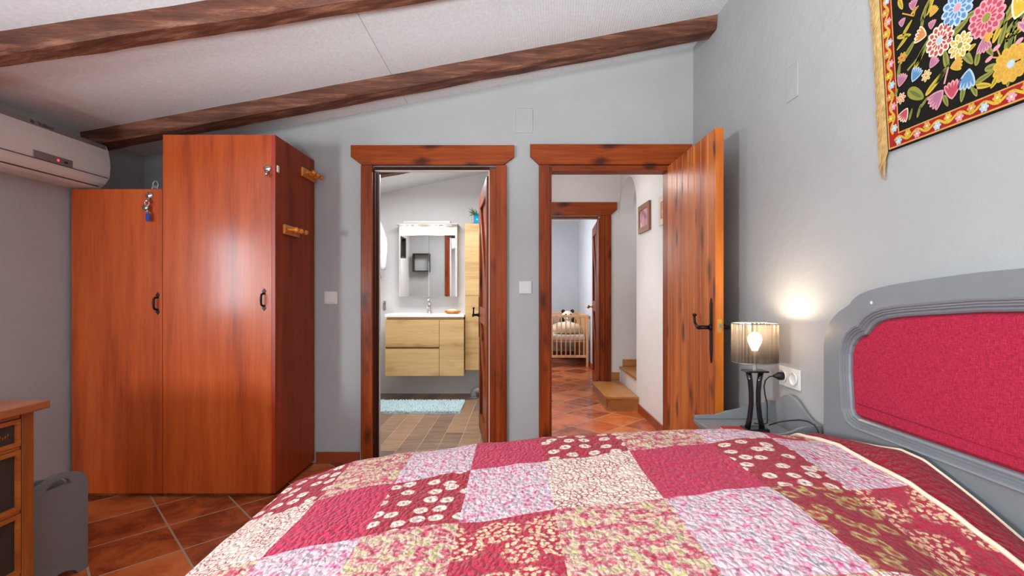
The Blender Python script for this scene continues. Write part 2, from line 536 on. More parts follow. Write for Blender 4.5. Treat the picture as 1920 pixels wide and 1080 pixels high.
    def build(s, name, mats, parent=None, origin=None, weld=False):
        bm = s.bm
        if weld: bmesh.ops.remove_doubles(bm, verts=bm.verts, dist=1e-5)
        bmesh.ops.recalc_face_normals(bm, faces=bm.faces)
        if parent is not None:
            o = ORG[parent.name]
        elif origin is not None:
            o = Vector(origin)
        else:
            xs = [v.co for v in bm.verts]
            lo = Vector([min(c[k] for c in xs) for k in range(3)]); hi = Vector([max(c[k] for c in xs) for k in range(3)])
            o = Vector(((lo.x + hi.x) / 2, (lo.y + hi.y) / 2, lo.z))
        bmesh.ops.translate(bm, vec=-o, verts=bm.verts)
        me = bpy.data.meshes.new(name)
        bm.to_mesh(me); bm.free()
        for m in (mats if isinstance(mats, (list, tuple)) else [mats]): me.materials.append(m)
        ob = bpy.data.objects.new(name, me)
        COL.objects.link(ob)
        if parent is not None:
            ob.parent = parent
        else:
            ob.location = o
        ORG[ob.name] = o
        return ob


def tag(o, label, cat, group=None):
    o['label'] = label; o['category'] = cat
    if group: o['group'] = group
    return o


def thing(name, loc, label, cat, group=None):
    o = bpy.data.objects.new(name, None)
    o.empty_display_size = .1
    COL.objects.link(o)
    o.location = loc
    ORG[o.name] = Vector(loc)
    return tag(o, label, cat, group)


def struct(o):
    o['kind'] = 'structure'
    return o


def structempty(name, loc):
    o = bpy.data.objects.new(name, None)
    o.empty_display_size = .1
    COL.objects.link(o); o.location = loc; ORG[o.name] = Vector(loc)
    return struct(o)


def wallobj(name, boxes, mat, origin=(0, 0, 0)):
    b = MB()
    for q in boxes: b.box(*q)
    return struct(b.build(name, mat, origin=origin))


# ================================================================== THE ROOM
XL, XR, YB = -2.56, 1.26, 3.36          # left wall, right wall, back wall
YN = -1.9                                # wall behind the camera
BT = .12                                 # back wall thickness
ceil_z = lambda x: 2.888 + .197 * (x - 1.26)
TOP = 3.1
# bedroom + hall + far room floor (same terracotta); bath floor
fb = MB(); fb.box(XL - .15, YN - .15, -.1, XR + .15, YB + .06, 0); fb.box(-.02, YB + .06, -.1, 2.6, 9.3, 0); fb.box(-.4, 5.7, -.1, -.02, 9.3, 0)
floor = struct(fb.build('floor', M['terracotta'], origin=(-1.977, 2.686, 0)))
fb = MB(); fb.box(-1.75, YB + .06, -.1, -.02, 5.8, 0)
struct(fb.build('floor_bathroom', M['bath_floor'], origin=(0, 0, 0)))

# back wall with the two door openings: x -.972..-.098 and .19..1.17
OL = (-.970, -.100); OR = (.205, 1.165); OZ = 2.062
wallobj('wall_back', [(XL - .15, YB, 0, OL[0], YB + BT, TOP), (OL[1], YB, 0, OR[0], YB + BT, TOP), (OR[1], YB, 0, XR + .15, YB + BT, TOP),
                      (OL[0], YB, OZ, OL[1], YB + BT, TOP), (OR[0], YB, OZ, OR[1], YB + BT, TOP)], M['wall'])
# left wall with two windows (outside the frame)
W1 = (-1.45, -.65, .85, 1.65); W2 = (.78, 1.36, 1.0, 1.72)
bx = []
for (ya, yb) in ((YN - .15, W1[0]), (W1[1], W2[0]), (W2[1], YB + BT)): bx.append((XL - .15, ya, 0, XL, yb, TOP))
for w in (W1, W2):
    bx.append((XL - .15, w[0], 0, XL, w[1], w[2])); bx.append((XL - .15, w[0], w[3], XL, w[1], TOP))
wallobj('wall_left', bx, M['wall'])
# wall behind the camera with a wide window, added for soft fill light
W3 = (-1.5, .7, .95, 2.05)
wallobj('wall_front', [(XL - .15, YN - .15, 0, W3[0], YN, TOP), (W3[1], YN - .15, 0, XR + .15, YN, TOP), (W3[0], YN - .15, 0, W3[1], YN, W3[2]), (W3[0], YN - .15, W3[3], W3[1], YN, TOP)], M['wall'])
# right wall of the bedroom
wallobj('wall_right', [(XR, YN - .15, 0, XR + .15, YB, TOP)], M['wall'])


def window(n, axis, at, a0, a1, z0, z1):
    w = structempty('window_%d' % n, (at if axis == 'x' else (a0 + a1) / 2, (a0 + a1) / 2 if axis == 'x' else at, z0))
    t = .05
    fr = MB()
    def bb(p0, p1, q0, q1, d0=.0, d1=.05):
        if axis == 'x': fr.box(at - .12 + d0, p0, q0, at - .12 + d1, p1, q1)
        else: fr.box(p0, at - .12 + d0, q0, p1, at - .12 + d1, q1)
    bb(a0, a0 + t, z0, z1); bb(a1 - t, a1, z0, z1); bb(a0 + t, a1 - t, z0, z0 + t); bb(a0 + t, a1 - t, z1 - t, z1)
    bb((a0 + a1) / 2 - .02, (a0 + a1) / 2 + .02, z0 + t, z1 - t)
    fr.build('window_frame', M['white_plastic'], w)
    return w


window(1, 'x', XL, *W1); window(2, 'x', XL, *W2); window(3, 'y', YN, *W3)

# sloping ceiling over bedroom, bath and hall
cb = MB()
xa, xb = XL - .15, 2.6
cb.prism([(xa, ceil_z(xa)), (xb, ceil_z(xb)), (xb, ceil_z(xb) + .12), (xa, ceil_z(xa) + .12)], 'y', YN - .15, 5.8)
struct(cb.build('ceiling', M['ceiling'], origin=(0, 0, 2.5)))
cb = MB(); cb.box(-.5, 5.8, 2.5, 1.5, 9.3, 2.6)
struct(cb.build('ceiling_far_room', M['wall_white'], origin=(0, 0, 2.5)))

sb_ = MB(); sb_.prism([(-.727, ceil_z(-.727) - .0006), (-.723, ceil_z(-.723) - .0006), (-.723, ceil_z(-.723) + .001), (-.727, ceil_z(-.727) + .001)], 'y', YN, YB)
struct(sb_.build('trim_4', M['white_wall'] if 'white_wall' in M else M['wall'], origin=(0, 0, 2.4)))
# bath walls
YI = 5.65
wallobj('wall_bathroom_back', [(-1.75, YI, 0, -.02, YI + .12, TOP)], None or M['wall_white'])
wallobj('wall_bathroom_left', [(-1.75, YB + BT, 0, -1.6, YI, TOP)], M['wall_white'])
wallobj('wall_bathroom_right', [(-.1, YB + BT, 0, -.02, YI, TOP)], M['wall_white'])
# hall far wall (with the far door opening), continues behind the stairs
OI = (.21, 1.035); OIZ = 2.075
wallobj('wall_hall_back', [(-.02, YI, 0, OI[0], YI + .12, TOP), (OI[1], YI, 0, 2.6, YI + .12, TOP), (OI[0], YI, OIZ, OI[1], YI + .12, TOP)], M['wall_white'])
# hall right wall with arched opening to the stairs
AY0, AY1, ASP = 4.89, YI, 2.06
arch = [(YB + BT, 0), (AY0, 0), (AY0, ASP)]
r = (AY1 - AY0) / 2
for k in range(1, 25):
    a = PI - PI * k / 24
    arch.append(((AY0 + AY1) / 2 + r * math.cos(a), ASP + r * math.sin(a)))
arch += [(AY1, TOP), (YB + BT, TOP)]
ab = MB(); ab.prism(arch, 'x', XR, XR + .15)
struct(ab.build('wall_hall_right', M['wall_white'], origin=(0, 0, 0)))
wallobj('wall_stair', [(2.45, 4.5, 0, 2.6, YI, TOP), (XR + .15, 4.55, 0, 2.45, 4.67, TOP)], M['wall_white'])
# far room
wallobj('wall_far_room_back', [(-.5, 9.06, 0, 1.4, 9.2, 2.6)], M['wall_blue'])
wallobj('wall_far_room_right', [(1.235, YI + .12, 0, 1.4, 9.06, 2.6)], M['wall_blue'])
wallobj('wall_far_room_left', [(-.5, YI + .12, 0, -.4, 9.06, 2.6)], M['wall_blue'])

# baseboards
def skirting(name, a, b, depth_dir, h=.078, t=.012, mat='terra_plain', z=0.0, tile=.32):
    """row of skirting tiles from a to b (xy) standing off the wall along depth_dir"""
    m = MB()
    a, b = Vector(a), Vector(b); d = Vector(depth_dir)
    L = (b - a).length; n = max(1, round(L / tile))
    for k in range(n):
        p = a.lerp(b, k / n); q = a.lerp(b, (k + 1) / n)
        e = (q - p).normalized() * .0015
        p2 = p + e; q2 = q - e + d * t
        m.box(p2.x, p2.y, z, q2.x, q2.y, z + h, .002, 1)
    return struct(m.build(name, M[mat]))


skirting('baseboard_back', (-1.36, YB), (-1.056, YB), (0, -1))
skirting('baseboard_middle', (-.03, YB), (.18, YB), (0, -1))
skirting('baseboard_hall_right', (XR, YB + BT + .01), (XR, 4.79), (-1, 0), tile=.33)
skirting('baseboard_right', (XR, 1.87), (XR, 3.32), (-1, 0), h=.075)
skirting('baseboard_left', (XL, YN), (XL, 2.77), (1, 0))
skirting('baseboard_far_room', (1.235, 5.8), (1.235, 9.04), (-1, 0))
skirting('baseboard_far_room_back', (-.38, 9.06), (1.22, 9.06), (0, -1))
skirting('baseboard_step', (1.165, YI), (XR - .005, YI), (0, -1), h=.1, mat='step_tile', z=.15)
skirting('baseboard_stair', (XR + .03, YI), (2.4, YI), (0, -1), h=.08, mat='step_tile', z=.322)

# ------------------------------------------------------------- ceiling beams
def beam(name, x0, y0, x1, y1, h, wt, label, group):
    b = MB()
    n = 60
    rings = []
    for k in range(n + 1):
        t = k / n
        x = x0 + (x1 - x0) * t; y = y0 + (y1 - y0) * t
        j = lambda s: mnoise.noise(Vector((x * 3.1, s, 1.7))) * .009 + mnoise.noise(Vector((x * 9, s, 4.7))) * .005
        z = ceil_z(x) + .002
        pts = [(y + j(1) * .6, z), (y + .004 + j(2), z - h * .82 + j(3)), (y + .016 + j(4), z - h + j(5) * .6), (y + wt - .022 + j(6), z - h + j(7) * .6), (y + wt + j(8), z - h * .75 + j(9)), (y + wt + j(10) * .5, z)]
        rings.append([b.bm.verts.new((x, p[0], p[1])) for p in pts])
    for A, B in zip(rings, rings[1:]):
        for q in range(6):
            b.face([A[q], A[(q + 1) % 6], B[(q + 1) % 6], B[q]])
    b.face(rings[0]); b.face(rings[-1][::-1])
    o = b.build(name, M['beam'])
    return tag(o, label, 'beam', group)


beam('ceiling_beam', XL + .003, 2.862, XR - .003, 2.957, .085, .15, 'long rustic brown wooden beam along the ceiling just before the back wall, over the wardrobe', 'rustic ceiling beams')
beam('ceiling_beam', XL + .003, 1.905, XR - .003, 2.16, .085, .125, 'rustic brown wooden beam crossing the upper left corner of the ceiling', 'rustic ceiling beams')
beam('ceiling_beam', -1.597, 4.61, -.103, 4.66, .085, .13, 'rustic beam glimpsed at the top of the bathroom doorway', 'rustic ceiling beams')

# ------------------------------------------------------------- door frames
def lintel_pts(x0, x1, z0, z1, cut=.075, left=True, right=True):
    pts = [(x0, z1), (x1, z1)]
    pts += [(x1, z0 + (z1 - z0) * .42), (x1 - cut, z0)] if right else [(x1, z0)]
    pts += [(x0 + cut, z0), (x0, z0 + (z1 - z0) * .42)] if left else [(x0, z0)]
    return pts


YC = 3.325     # front of casings
t1 = structempty('trim_1', (-.53, YB, 0))
b = MB(); b.prism(lintel_pts(-1.112, .015, 2.064, 2.200), 'y', YC, YB, .004); b.build('lintel', M['frame_x'], t1)
b = MB(); b.box(-1.042, YC, 0, -.963, YB, 2.063, .004); b.build('casing', M['frame_z'], t1)
b = MB(); b.box(-.110, YC, 0, -.037, YB, 2.063, .004); b.build('casing', M['frame_z'], t1)
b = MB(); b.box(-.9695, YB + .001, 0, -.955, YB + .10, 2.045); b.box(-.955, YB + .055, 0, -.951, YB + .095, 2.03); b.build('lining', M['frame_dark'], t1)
b = MB(); b.box(-.157, YB + .002, 0, -.1005, YB + .035, 2.045); b.box(-.13, YB + .035, 0, -.1005, YB + .10, 2.045); b.build('lining', M['frame_z'], t1)
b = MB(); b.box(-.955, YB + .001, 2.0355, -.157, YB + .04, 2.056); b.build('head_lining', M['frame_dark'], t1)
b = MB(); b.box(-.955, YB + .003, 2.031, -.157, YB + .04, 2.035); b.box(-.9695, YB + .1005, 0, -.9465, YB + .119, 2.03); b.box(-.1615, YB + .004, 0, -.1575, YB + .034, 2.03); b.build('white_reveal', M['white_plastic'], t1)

YS = YB + BT
b = MB(); b.prism(lintel_pts(-1.112, -.205, 2.064, 2.200, .075, True, False), 'y', YS, YS + .035, .004); b.build('lintel', M['frame_x'], t1)
b = MB(); b.box(-1.042, YS, 0, -.971, YS + .035, 2.063, .004); b.build('casing', M['frame_z'], t1)
t2 = structempty('trim_2', (.7, YB, 0))
b = MB(); b.prism(lintel_pts(.125, 1.240, 2.066, 2.207, .062, True, False), 'y', YC, YB, .004); b.build('lintel', M['frame_x'], t2)
b = MB(); b.box(.186, YC, 0, .262, YB, 2.065, .004); b.build('casing', M['frame_z'], t2)
b = MB(); b.box(1.115, YC, 0, 1.19, YB, 2.065, .004); b.build('casing', M['frame_z'], t2)
b = MB(); b.box(.2055, YB + .001, 0, .276, YB + .1, 2.06); b.build('lining', M['frame_z'], t2)
b = MB(); b.box(1.08, YB + .001, 0, 1.1645, YB + .1, 2.06); b.build('lining', M['frame_z'], t2)
b = MB(); b.box(.276, YB - .02, 2.028, 1.08, YB + .1, 2.061); b.build('head_lining', M['frame_x'], t2)

YF = YI - .035
t3 = structempty('trim_3', (.62, YI, 0))
b = MB(); b.prism(lintel_pts(.05, 1.222, 2.08, 2.232, .07), 'y', YF, YI, .004); b.build('lintel', M['frame_x'], t3)
b = MB(); b.box(1.084, YF, .149, 1.155, YI, 2.079, .004); b.build('casing', M['frame_z'], t3)
b = MB(); b.box(.12, YF, 0, .20, YI, 2.079, .004); b.build('casing', M['frame_z'], t3)
b = MB(); b.box(1.010, YI - .015, .149, 1.030, YI + .1, 2.05); b.box(1.030, YI - .022, .149, 1.082, YI - .0005, 2.079); b.build('lining', M['frame_z'], t3)
b = MB(); b.box(.2105, YI + .001, 0, .235, YI + .1, 2.05); b.build('lining', M['frame_z'], t3)
b = MB(); b.box(.235, YI + .001, 2.05, 1.01, YI + .1, 2.0745); b.build('head_lining', M['frame_x'], t3)

# ------------------------------------------------------------- door leaves
def plank_leaf(root, L, hgt, planks, mat_p, thick=.042, split=.018, z0=.012, frame_mat='frame_z', brace=True, edge_mat=None):
    """leaf in local space: hinge at x=0, extends along +x by L, planks on the -y face; ledged frame on +y face"""
    pw = L / planks
    m = MB()
    for k in range(planks):
        m.prism([(k * pw, -.0005), (k * pw + .0035, -.004 - .0), (k * pw + .004, -split), ((k + 1) * pw - .004, -split), ((k + 1) * pw - .0035, -.004), ((k + 1) * pw, -.0005)], 'z', z0, z0 + hgt)
        m.prism([(k * pw, -split + .004), (k * pw + .004, -split), ((k + 1) * pw - .004, -split), ((k + 1) * pw, -split + .004), ((k + 1) * pw, 0), (k * pw, 0)], 'z', z0, z0 + hgt)
    return m


def local_build(m, name, mat, parent):
    """build with vertices already in the parent's local space"""
    return m.build(name, mat, None, origin=(0, 0, 0)) if parent is None else _lb(m, name, mat, parent)


def _lb(m, name, mat, parent):
    bm = m.bm
    bmesh.ops.recalc_face_normals(bm, faces=bm.faces)
    me = bpy.data.meshes.new(name)
    bm.to_mesh(me); bm.free()
    for q in (mat if isinstance(mat, (list, tuple)) else [mat]): me.materials.append(q)
    o = bpy.data.objects.new(name, me)
    COL.objects.link(o); o.parent = parent
    return o


def leaf(name, hinge, ang, L, hgt, planks, face_mat, frame_mat, edge_mat, top=0):
    d = structempty(name, hinge)
    d.rotation_euler = (0, 0, ang)
    z0, T = .012, .042
    pw = L / planks
    m = MB()
    for k in range(planks):
        a, c = k * pw, (k + 1) * pw
        g = .005
        m.prism([(a, -.013), (a + .0012, -.013), (a + g, -.021), (c - g, -.021), (c - .0012, -.013), (c, -.013), (c, 0), (a, 0)], 'z', z0, z0 + hgt)
    _lb(m, 'planks', face_mat, d)
    fw = .10
    m = MB(); m.box(0, 0.0005, z0, fw, .021, z0 + hgt, .002, 1); _lb(m, 'stile', frame_mat, d)
    m = MB(); m.box(L - fw, 0.0005, z0, L, .021, z0 + hgt, .002, 1); _lb(m, 'stile', edge_mat, d)
    for (za, zb) in ((z0, z0 + .14), (z0 + hgt * .46, z0 + hgt * .46 + .13), (z0 + hgt - .12, z0 + hgt)):
        m = MB(); m.box(fw + .001, 0.0005, za, L - fw - .001, .021, zb, .002, 1); _lb(m, 'rail', frame_mat, d)
    for (za, zb) in ((z0 + .142, z0 + hgt * .46 - .002), (z0 + hgt * .46 + .132, z0 + hgt - .122)):
        m = MB()
        w = .055
        m.prism([(fw + .002, za + .002), (fw + .002 + w, za + .002), (L - fw - .002, zb - .11), (L - fw - .002, zb - .002), (L - fw - .002 - w, zb - .002), (fw + .002, za + .11)], 'y', .0005, .018, .002)
        _lb(m, 'brace', frame_mat, d)
    return d


def lever(parent, x, z, side, mat='black_iron'):
    """iron lever on long back plate; side = -1 on plank face (local -y), +1 on framed face; lever points to hinge (-x)"""
    s = side
    y = -.021 if s < 0 else .021
    m = MB()
    pl = [(x - .004, z + .155), (x + .004, z + .155), (x + .010, z + .13), (x + .016, z + .12), (x + .016, z - .13), (x + .011, z - .145), (x + .012, z - .16), (x + .003, z - .19), (x - .003, z - .19), (x - .012, z - .16), (x - .011, z - .145), (x - .016, z - .13), (x - .016, z + .12), (x - .010, z + .13)]
    m.prism(pl, 'y', min(y, y + s * .005), max(y, y + s * .005), .001)
    bp = _lb(m, 'back_plate', M[mat], parent)
    m = MB()
    m.lathe([(.016, 0), (.018, .006), (.013, .012)], (x, y + s * .004, z), 'y', 14) if s > 0 else m.lathe([(.016, 0), (.018, -.006), (.013, -.012)], (x, y - .004, z), 'y', 14)
    pts = [(x, y + s * .004, z), (x, y + s * .045, z), (x - .012, y + s * .055, z - .001), (x - .04, y + s * .055, z - .004), (x - .07, y + s * .055, z + .004), (x - .09, y + s * .055, z + .02), (x - .098, y + s * .055, z + .045), (x - .096, y + s * .055, z + .058)]
    m.tube(pts, [.010, .010, .011, .012, .008, .0065, .006, .007], 10)
    m.ball((x - .096, y + s * .055, z + .062), .011, 1.9, 1, .8, 10)
    h = _lb(m, 'lever', M[mat], parent)
    return bp


# bedroom door: hinge on the right jamb, swung 90 deg into the room along the right wall
d2 = leaf('door_2', (1.087, 3.318, 0), -PI / 2, .785, 2.036, 8, M['door_z'], M['frame_z'], M['door_edge'])
# local -y -> world -x after -90 deg rotation
lever(d2, .785 - .048, 1.0, -1)
lever(d2, .785 - .048, 1.0, 1)
m = MB(); m.box(.7853, -.0208, .012, .788, .0208, 2.048); _lb(m, 'lipping', M['door_edge'], d2)
m = MB(); m.box(.7882, -.011, .975, .7895, .011, 1.045, .0003, 1); sp = _lb(m, 'strike_plate', M['strike'], d2)
m = MB(); m.box(.7896, -.006, 1.0, .798, .006, 1.022, .001, 1); _lb(m, 'latch', M['steel'], d2)

# bathroom door: hinged on the right jamb, swung into the bathroom
tipx, tipy = -.270, 4.24
hx, hy = -.160, 3.44
ang = math.atan2(tipy - hy, tipx - hx)
d1 = leaf('door_1', (hx, hy, 0), ang, .80, 2.0, 8, M['frame_z'], M['frame_z'], M['frame_z'])
lever(d1, .80 - .05, .99, 1)
# far room door, opened into the far room
ang3 = math.atan2(6.5 - 5.79, 1.10 - 1.035)
d3 = leaf('door_3', (1.035, 5.79, 0), ang3, .72, 2.02, 8, M['frame_z'], M['frame_z'], M['frame_z'])
m = MB(); m.lathe([(.022, 0), (.022, .006), (.009, .01), (.009, .035), (.02, .042), (.026, .055), (.02, .07), (.001, .074)], (.66, .021, .99), 'y', 16); _lb(m, 'door_knob', M['brass'], d3)

# ------------------------------------------------------------- steps
b = MB()
st = [(.985, 4.80), (XR - .002, 4.80), (XR - .002, YI - .001), (.94, YI - .036), (.94, 4.845), (.948, 4.82), (.962, 4.806)]
# keep clear of casing and door lining
st = [(.99, 4.80), (XR - .002, 4.80), (XR - .002, YI - .038), (.94, YI - .038), (.94, 4.85), (.945, 4.825), (.962, 4.807)]
b.prism(st, 'z', .0, .122)
o1 = b.build('stair_step', M['step_tile'])
tag(o1, 'low brown tiled bottom step with rounded corner at the end of the hall', 'step', 'tiled stairs beside the hall')
b = MB()
cx, cy = 1.1, 5.2
tp = [((x - cx) * 1.0 + cx - (.012 if x < 1.2 else 0), (y - cy) + cy - (.012 if y < 5 else 0)) for x, y in st]
b.prism(tp, 'z', .1225, .148, .004); b.build('tread', M['step_tile'], o1)
b = MB(); b.box(XR + .004, AY0 + .003, 0, 2.44, YI - .002, .294)
o2 = b.build('stair_step', M['ceramic'])
tag(o2, 'upper stair step with white riser seen through the arch', 'step', 'tiled stairs beside the hall')
b = MB(); b.box(XR - .008, AY0 + .003, .2945, 2.44, YI - .002, .32, .004); b.build('tread', M['step_tile'], o2)

# ------------------------------------------------------------- wardrobe
WY, WB = 2.785, 3.335
wx0, wx1, wx2 = P(134, 0, WY).x, P(304.5, 0, WY).x, P(516, 0, WY).x
zl, zt = P(0, 354.5, WY).z, P(0, 252.5, WY).z
wd = thing('corner_wardrobe', ((wx0 + wx2) / 2, 3.05, 0), 'tall reddish cherry-wood wardrobe of two heights in the left corner', 'wardrobe')
pb = .027
b = MB(); b.box(wx0, WY + .021, pb, wx1 - .0005, WB, zl); b.box(wx1, WY + .021, pb, wx2 - .019, WB, zt); b.build('body', M['cherry'], wd)
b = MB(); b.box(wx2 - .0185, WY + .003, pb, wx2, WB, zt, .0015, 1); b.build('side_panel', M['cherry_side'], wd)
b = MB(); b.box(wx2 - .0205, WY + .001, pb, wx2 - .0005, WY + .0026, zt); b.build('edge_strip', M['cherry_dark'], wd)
b = MB(); b.box(wx0 + .03, WY + .035, 0, wx2 - .05, WY + .055, pb - .001); b.box(wx0 + .03, WB - .05, 0, wx2 - .05, WB - .03, pb - .001)
b.box(wx1 - .01, WY + .022, 0, wx1 + .01, WY + .034, pb - .001)
pl = b.build('plinth', M['dresser'], wd)
b = MB(); b.box(wx0, WY, pb, wx1 - .0015, WY + .02, zl, .0012, 1); dl = b.build('door', M['cherry'], wd)
b = MB(); b.box(wx1 + .0015, WY, pb, wx2 - .021, WY + .02, zt, .0012, 1); dt = b.build('door', M['cherry'], wd)


def pull(c, parent):
    x, y, z = c
    m = MB()
    for s in (1, -1):
        zc = z + s * .043
        m.prism([(x - .006, zc - .01), (x, zc - .014), (x + .006, zc - .01), (x + .006, zc), (x + .012, zc + s * .006), (x, zc + s * .022 if s > 0 else zc + .012), (x - .012, zc + .006)] if s > 0 else
                [(x - .006, zc + .01), (x, zc + .014), (x + .006, zc + .01), (x + .006, zc), (x + .012, zc - .006), (x, zc - .022), (x - .012, zc - .006)], 'y', y - .004, y, .0008)
    m.tube([(x, y - .002, z + .036), (x - .003, y - .022, z + .032), (x - .004, y - .028, z + .02), (x - .004, y - .03, z), (x - .004, y - .028, z - .02), (x - .003, y - .022, z - .032), (x, y - .002, z - .036)], [.006, .006, .0055, .007, .0055, .006, .006], 10)
    return m.build('handle', M['black_iron'], parent)


pull(P(296, 569, WY), dl)
pull(P(495.5, 562, WY), dt)
b = MB(); c = Vector((wx2, P(0, 0, 1).y, 0))
hp = PX(520, 317, wx2); b.box(wx2, hp.y - .012, hp.z - .02, wx2 + .007, hp.y + .012, hp.z + .02, .002, 1); b.build('catch_plate', M['white_plastic'], wd)


def hook_on(px, py, name, label):
    """small silver stick-on hook on the wardrobe front"""
    c = P(px, py, WY)
    h = MB()
    h.lathe([(.022, 0), (.022, -.005), (.015, -.011), (.001, -.014)], (c.x, WY - .0005, c.z), 'y', 18)
    h.tube([(c.x, WY - .008, c.z - .004), (c.x + .003, WY - .016, c.z - .028), (c.x + .006, WY - .024, c.z - .046), (c.x + .009, WY - .034, c.z - .044), (c.x + .011, WY - .04, c.z - .030)], .006, 8)
    o = h.build(name, M['chrome'])
    return tag(o, label, 'hook')


hook_on(502, 317, 'wall_hook', 'small chrome hook stuck high on the tall wardrobe door')
hook_on(280.5, 367, 'wall_hook', 'small chrome hook on the low wardrobe door, carrying a key')
# key with fob
kc = P(281.5, 374, WY)
k = thing('key_ring', (kc.x, WY - .03, kc.z - .13), 'silver key on a ring with a blue plastic fob hanging on the low wardrobe door', 'keys')
b = MB(); b.tube([(kc.x + .004 + .012 * math.cos(a), WY - .030, kc.z - .028 + .016 * math.sin(a)) for a in [2 * PI * q / 20 for q in range(20)]], .0022, 6, True); b.build('ring', M['chrome'], k)
b = MB()
b.lathe([(.001, -.004), (.017, -.004), (.017, 0), (.001, 0)], (kc.x - .007, WY - .026, kc.z - .052), 'y', 18)
b.prism([(kc.x - .004, kc.z - .06), (kc.x + .014, kc.z - .085), (kc.x + .006, kc.z - .09), (kc.x - .010, kc.z - .066)], 'y', WY - .03, WY - .026); b.build('key', M['steel'], k)
b = MB(); b.tube([(kc.x + .004, WY - .028, kc.z - .062), (kc.x + .006, WY - .028, kc.z - .078)], .003, 6); b.build('link', M['chrome'], k)
b = MB(); b.prism([(kc.x + .008 + .011 * math.cos(a), kc.z - .104 + (.013 if math.sin(a) > 0 else -.018) + .009 * math.sin(a)) for a in [2 * PI * q / 24 for q in range(24)]], 'y', WY - .032, WY - .024, .002); b.build('fob', M['blue_fob'], k)


def peg_rack(y0, y1, z0, z1, pegs, label):
    r_ = thing('peg_rack', (wx2, (y0 + y1) / 2, z0), label, 'coat rack', 'amber peg racks on the wardrobe side')
    m = MB(); m.box(wx2 + .0005, y0, z0, wx2 + .016, y1, z1, .004); m.build('board', M['peg'], r_)
    for y in pegs:
        m = MB(); m.lathe([(.011, .0165), (.012, .024), (.008, .034), (.007, .05), (.010, .056), (.0155, .064), (.016, .072), (.011, .08), (.001, .082)], (wx2, y, (z0 + z1) / 2), 'x', 16); m.build('peg', M['peg'], r_)


peg_rack(3.118, 3.325, 1.938, 1.997, (3.155, 3.222, 3.29), 'upper amber wooden peg rack, high near the wall on the side of the wardrobe')
peg_rack(2.872, 3.075, 1.533, 1.592, (2.905, 2.972, 3.04), 'lower amber wooden peg rack at mid height on the side of the wardrobe')

# little grey ornament on top of the low part
oc = P(291, 354, 2.95)
b = MB()
b.lathe([(.028, 0), (.028, .006), (.018, .012), (.016, .02)], (oc.x, 2.95, zl + .001), 'z', 18)
b.tube([(oc.x + .017 * math.cos(a), 2.95, zl + .036 + .018 * math.sin(a)) for a in [2 * PI * q / 20 for q in range(20)]], .006, 8, True)
b.tube([(oc.x + .004 + .016 * math.cos(a), 2.95, zl + .062 + .020 * math.sin(a)) for a in [2 * PI * q / 20 for q in range(20)]], .006, 8, True)
tag(b.build('ornament', M['grey_cast']), 'small grey looped metal ornament on top of the low wardrobe section', 'ornament')

# ------------------------------------------------------------- air conditioner
ac = thing('air_conditioner', (XL, 2.45, 1.78), 'white wall-mounted air conditioning unit high on the left wall', 'air conditioner')
D = lambda d: XL + d
AX = .18
ay0, ay1 = 2.0, 2.845
prof = [(.0, 1.795), (.0, 2.05), (AX - .02, 2.05), (AX - .004, 2.043)]
up = [(.0015, 2.052), (.150, 2.052), (.172, 2.046), (.182, 2.020), (.192, 1.97), (.196, 1.91), (.194, 1.868), (.190, 1.858), (.186, 1.852), (.170, 1.822), (.140, 1.796), (.122, 1.790), (.0015, 1.790)]
b = MB(); b.prism([(D(d), z) for d, z in up], 'y', ay0, ay1, .004); b.build('casing', M['ac_white'], ac)
b = MB(); b.prism([(D(.1735), 2.0475), (D(.1838), 2.021), (D(.1815), 2.019), (D(.170), 2.044)], 'y', ay0 + .01, ay1 - .012); b.build('top_strip', M['ac_grey'], ac)
b = MB(); b.prism([(D(.1975), 1.856), (D(.1985), 1.893), (D(.190), 1.894), (D(.189), 1.856)], 'y', 2.385, 2.60, .002); disp = b.build('display', M['ac_grey'], ac)
b = MB(); b.ball((D(.199), 2.515, 1.874), .006, .6, 1, 1, 10); b.build('indicator_light', M['led'], disp)
b = MB(); b.box(D(.197), 2.55, 1.868, D(.2), 2.568, 1.878); b.build('sensor', M['black_matt'], disp)
b = MB(); b.box(D(.1878), ay0 + .004, 1.8535, D(.1925), ay1 - .012, 1.857); b.build('panel_seam', M['text_dark'], ac)
b = MB(); b.prism([(D(.1505), 1.8075), (D(.146), 1.8030), (D(.148), 1.8005), (D(.1535), 1.805)], 'y', ay0 + .02, ay1 - .03); b.build('outlet_gap', M['text_dark'], ac)


def text_mesh(name, body, size, mat, parent, matrix, extrude=.0006):
    cu = bpy.data.curves.new('lettering', 'FONT')
    cu.body = body; cu.size = size; cu.extrude = extrude
    cu.align_x = 'CENTER'; cu.align_y = 'CENTER'
    to = bpy.data.objects.new('lettering', cu)
    COL.objects.link(to)
    bpy.context.view_layer.update()
    dg = bpy.context.evaluated_depsgraph_get()
    me = bpy.data.meshes.new_from_object(to.evaluated_get(dg))
    bpy.data.objects.remove(to); bpy.data.curves.remove(cu)
    me.materials.clear(); me.materials.append(mat)
    me.transform(matrix)
    if parent is not None:
        me.transform(Matrix.Translation(-ORG[parent.name]))
    o = bpy.data.objects.new(name, me)
    COL.objects.link(o)
    if parent is not None: o.parent = parent
    return o


# text reads along +Y, up along z tilted, facing +x
def frame_mtx(origin, right, up_):
    r_ = Vector(right).normalized(); u = Vector(up_).normalized(); n_ = r_.cross(u)
    m_ = Matrix.Identity(4)
    for k in range(3):
        m_[k][0], m_[k][1], m_[k][2], m_[k][3] = r_[k], u[k], n_[k], origin[k]
    return m_


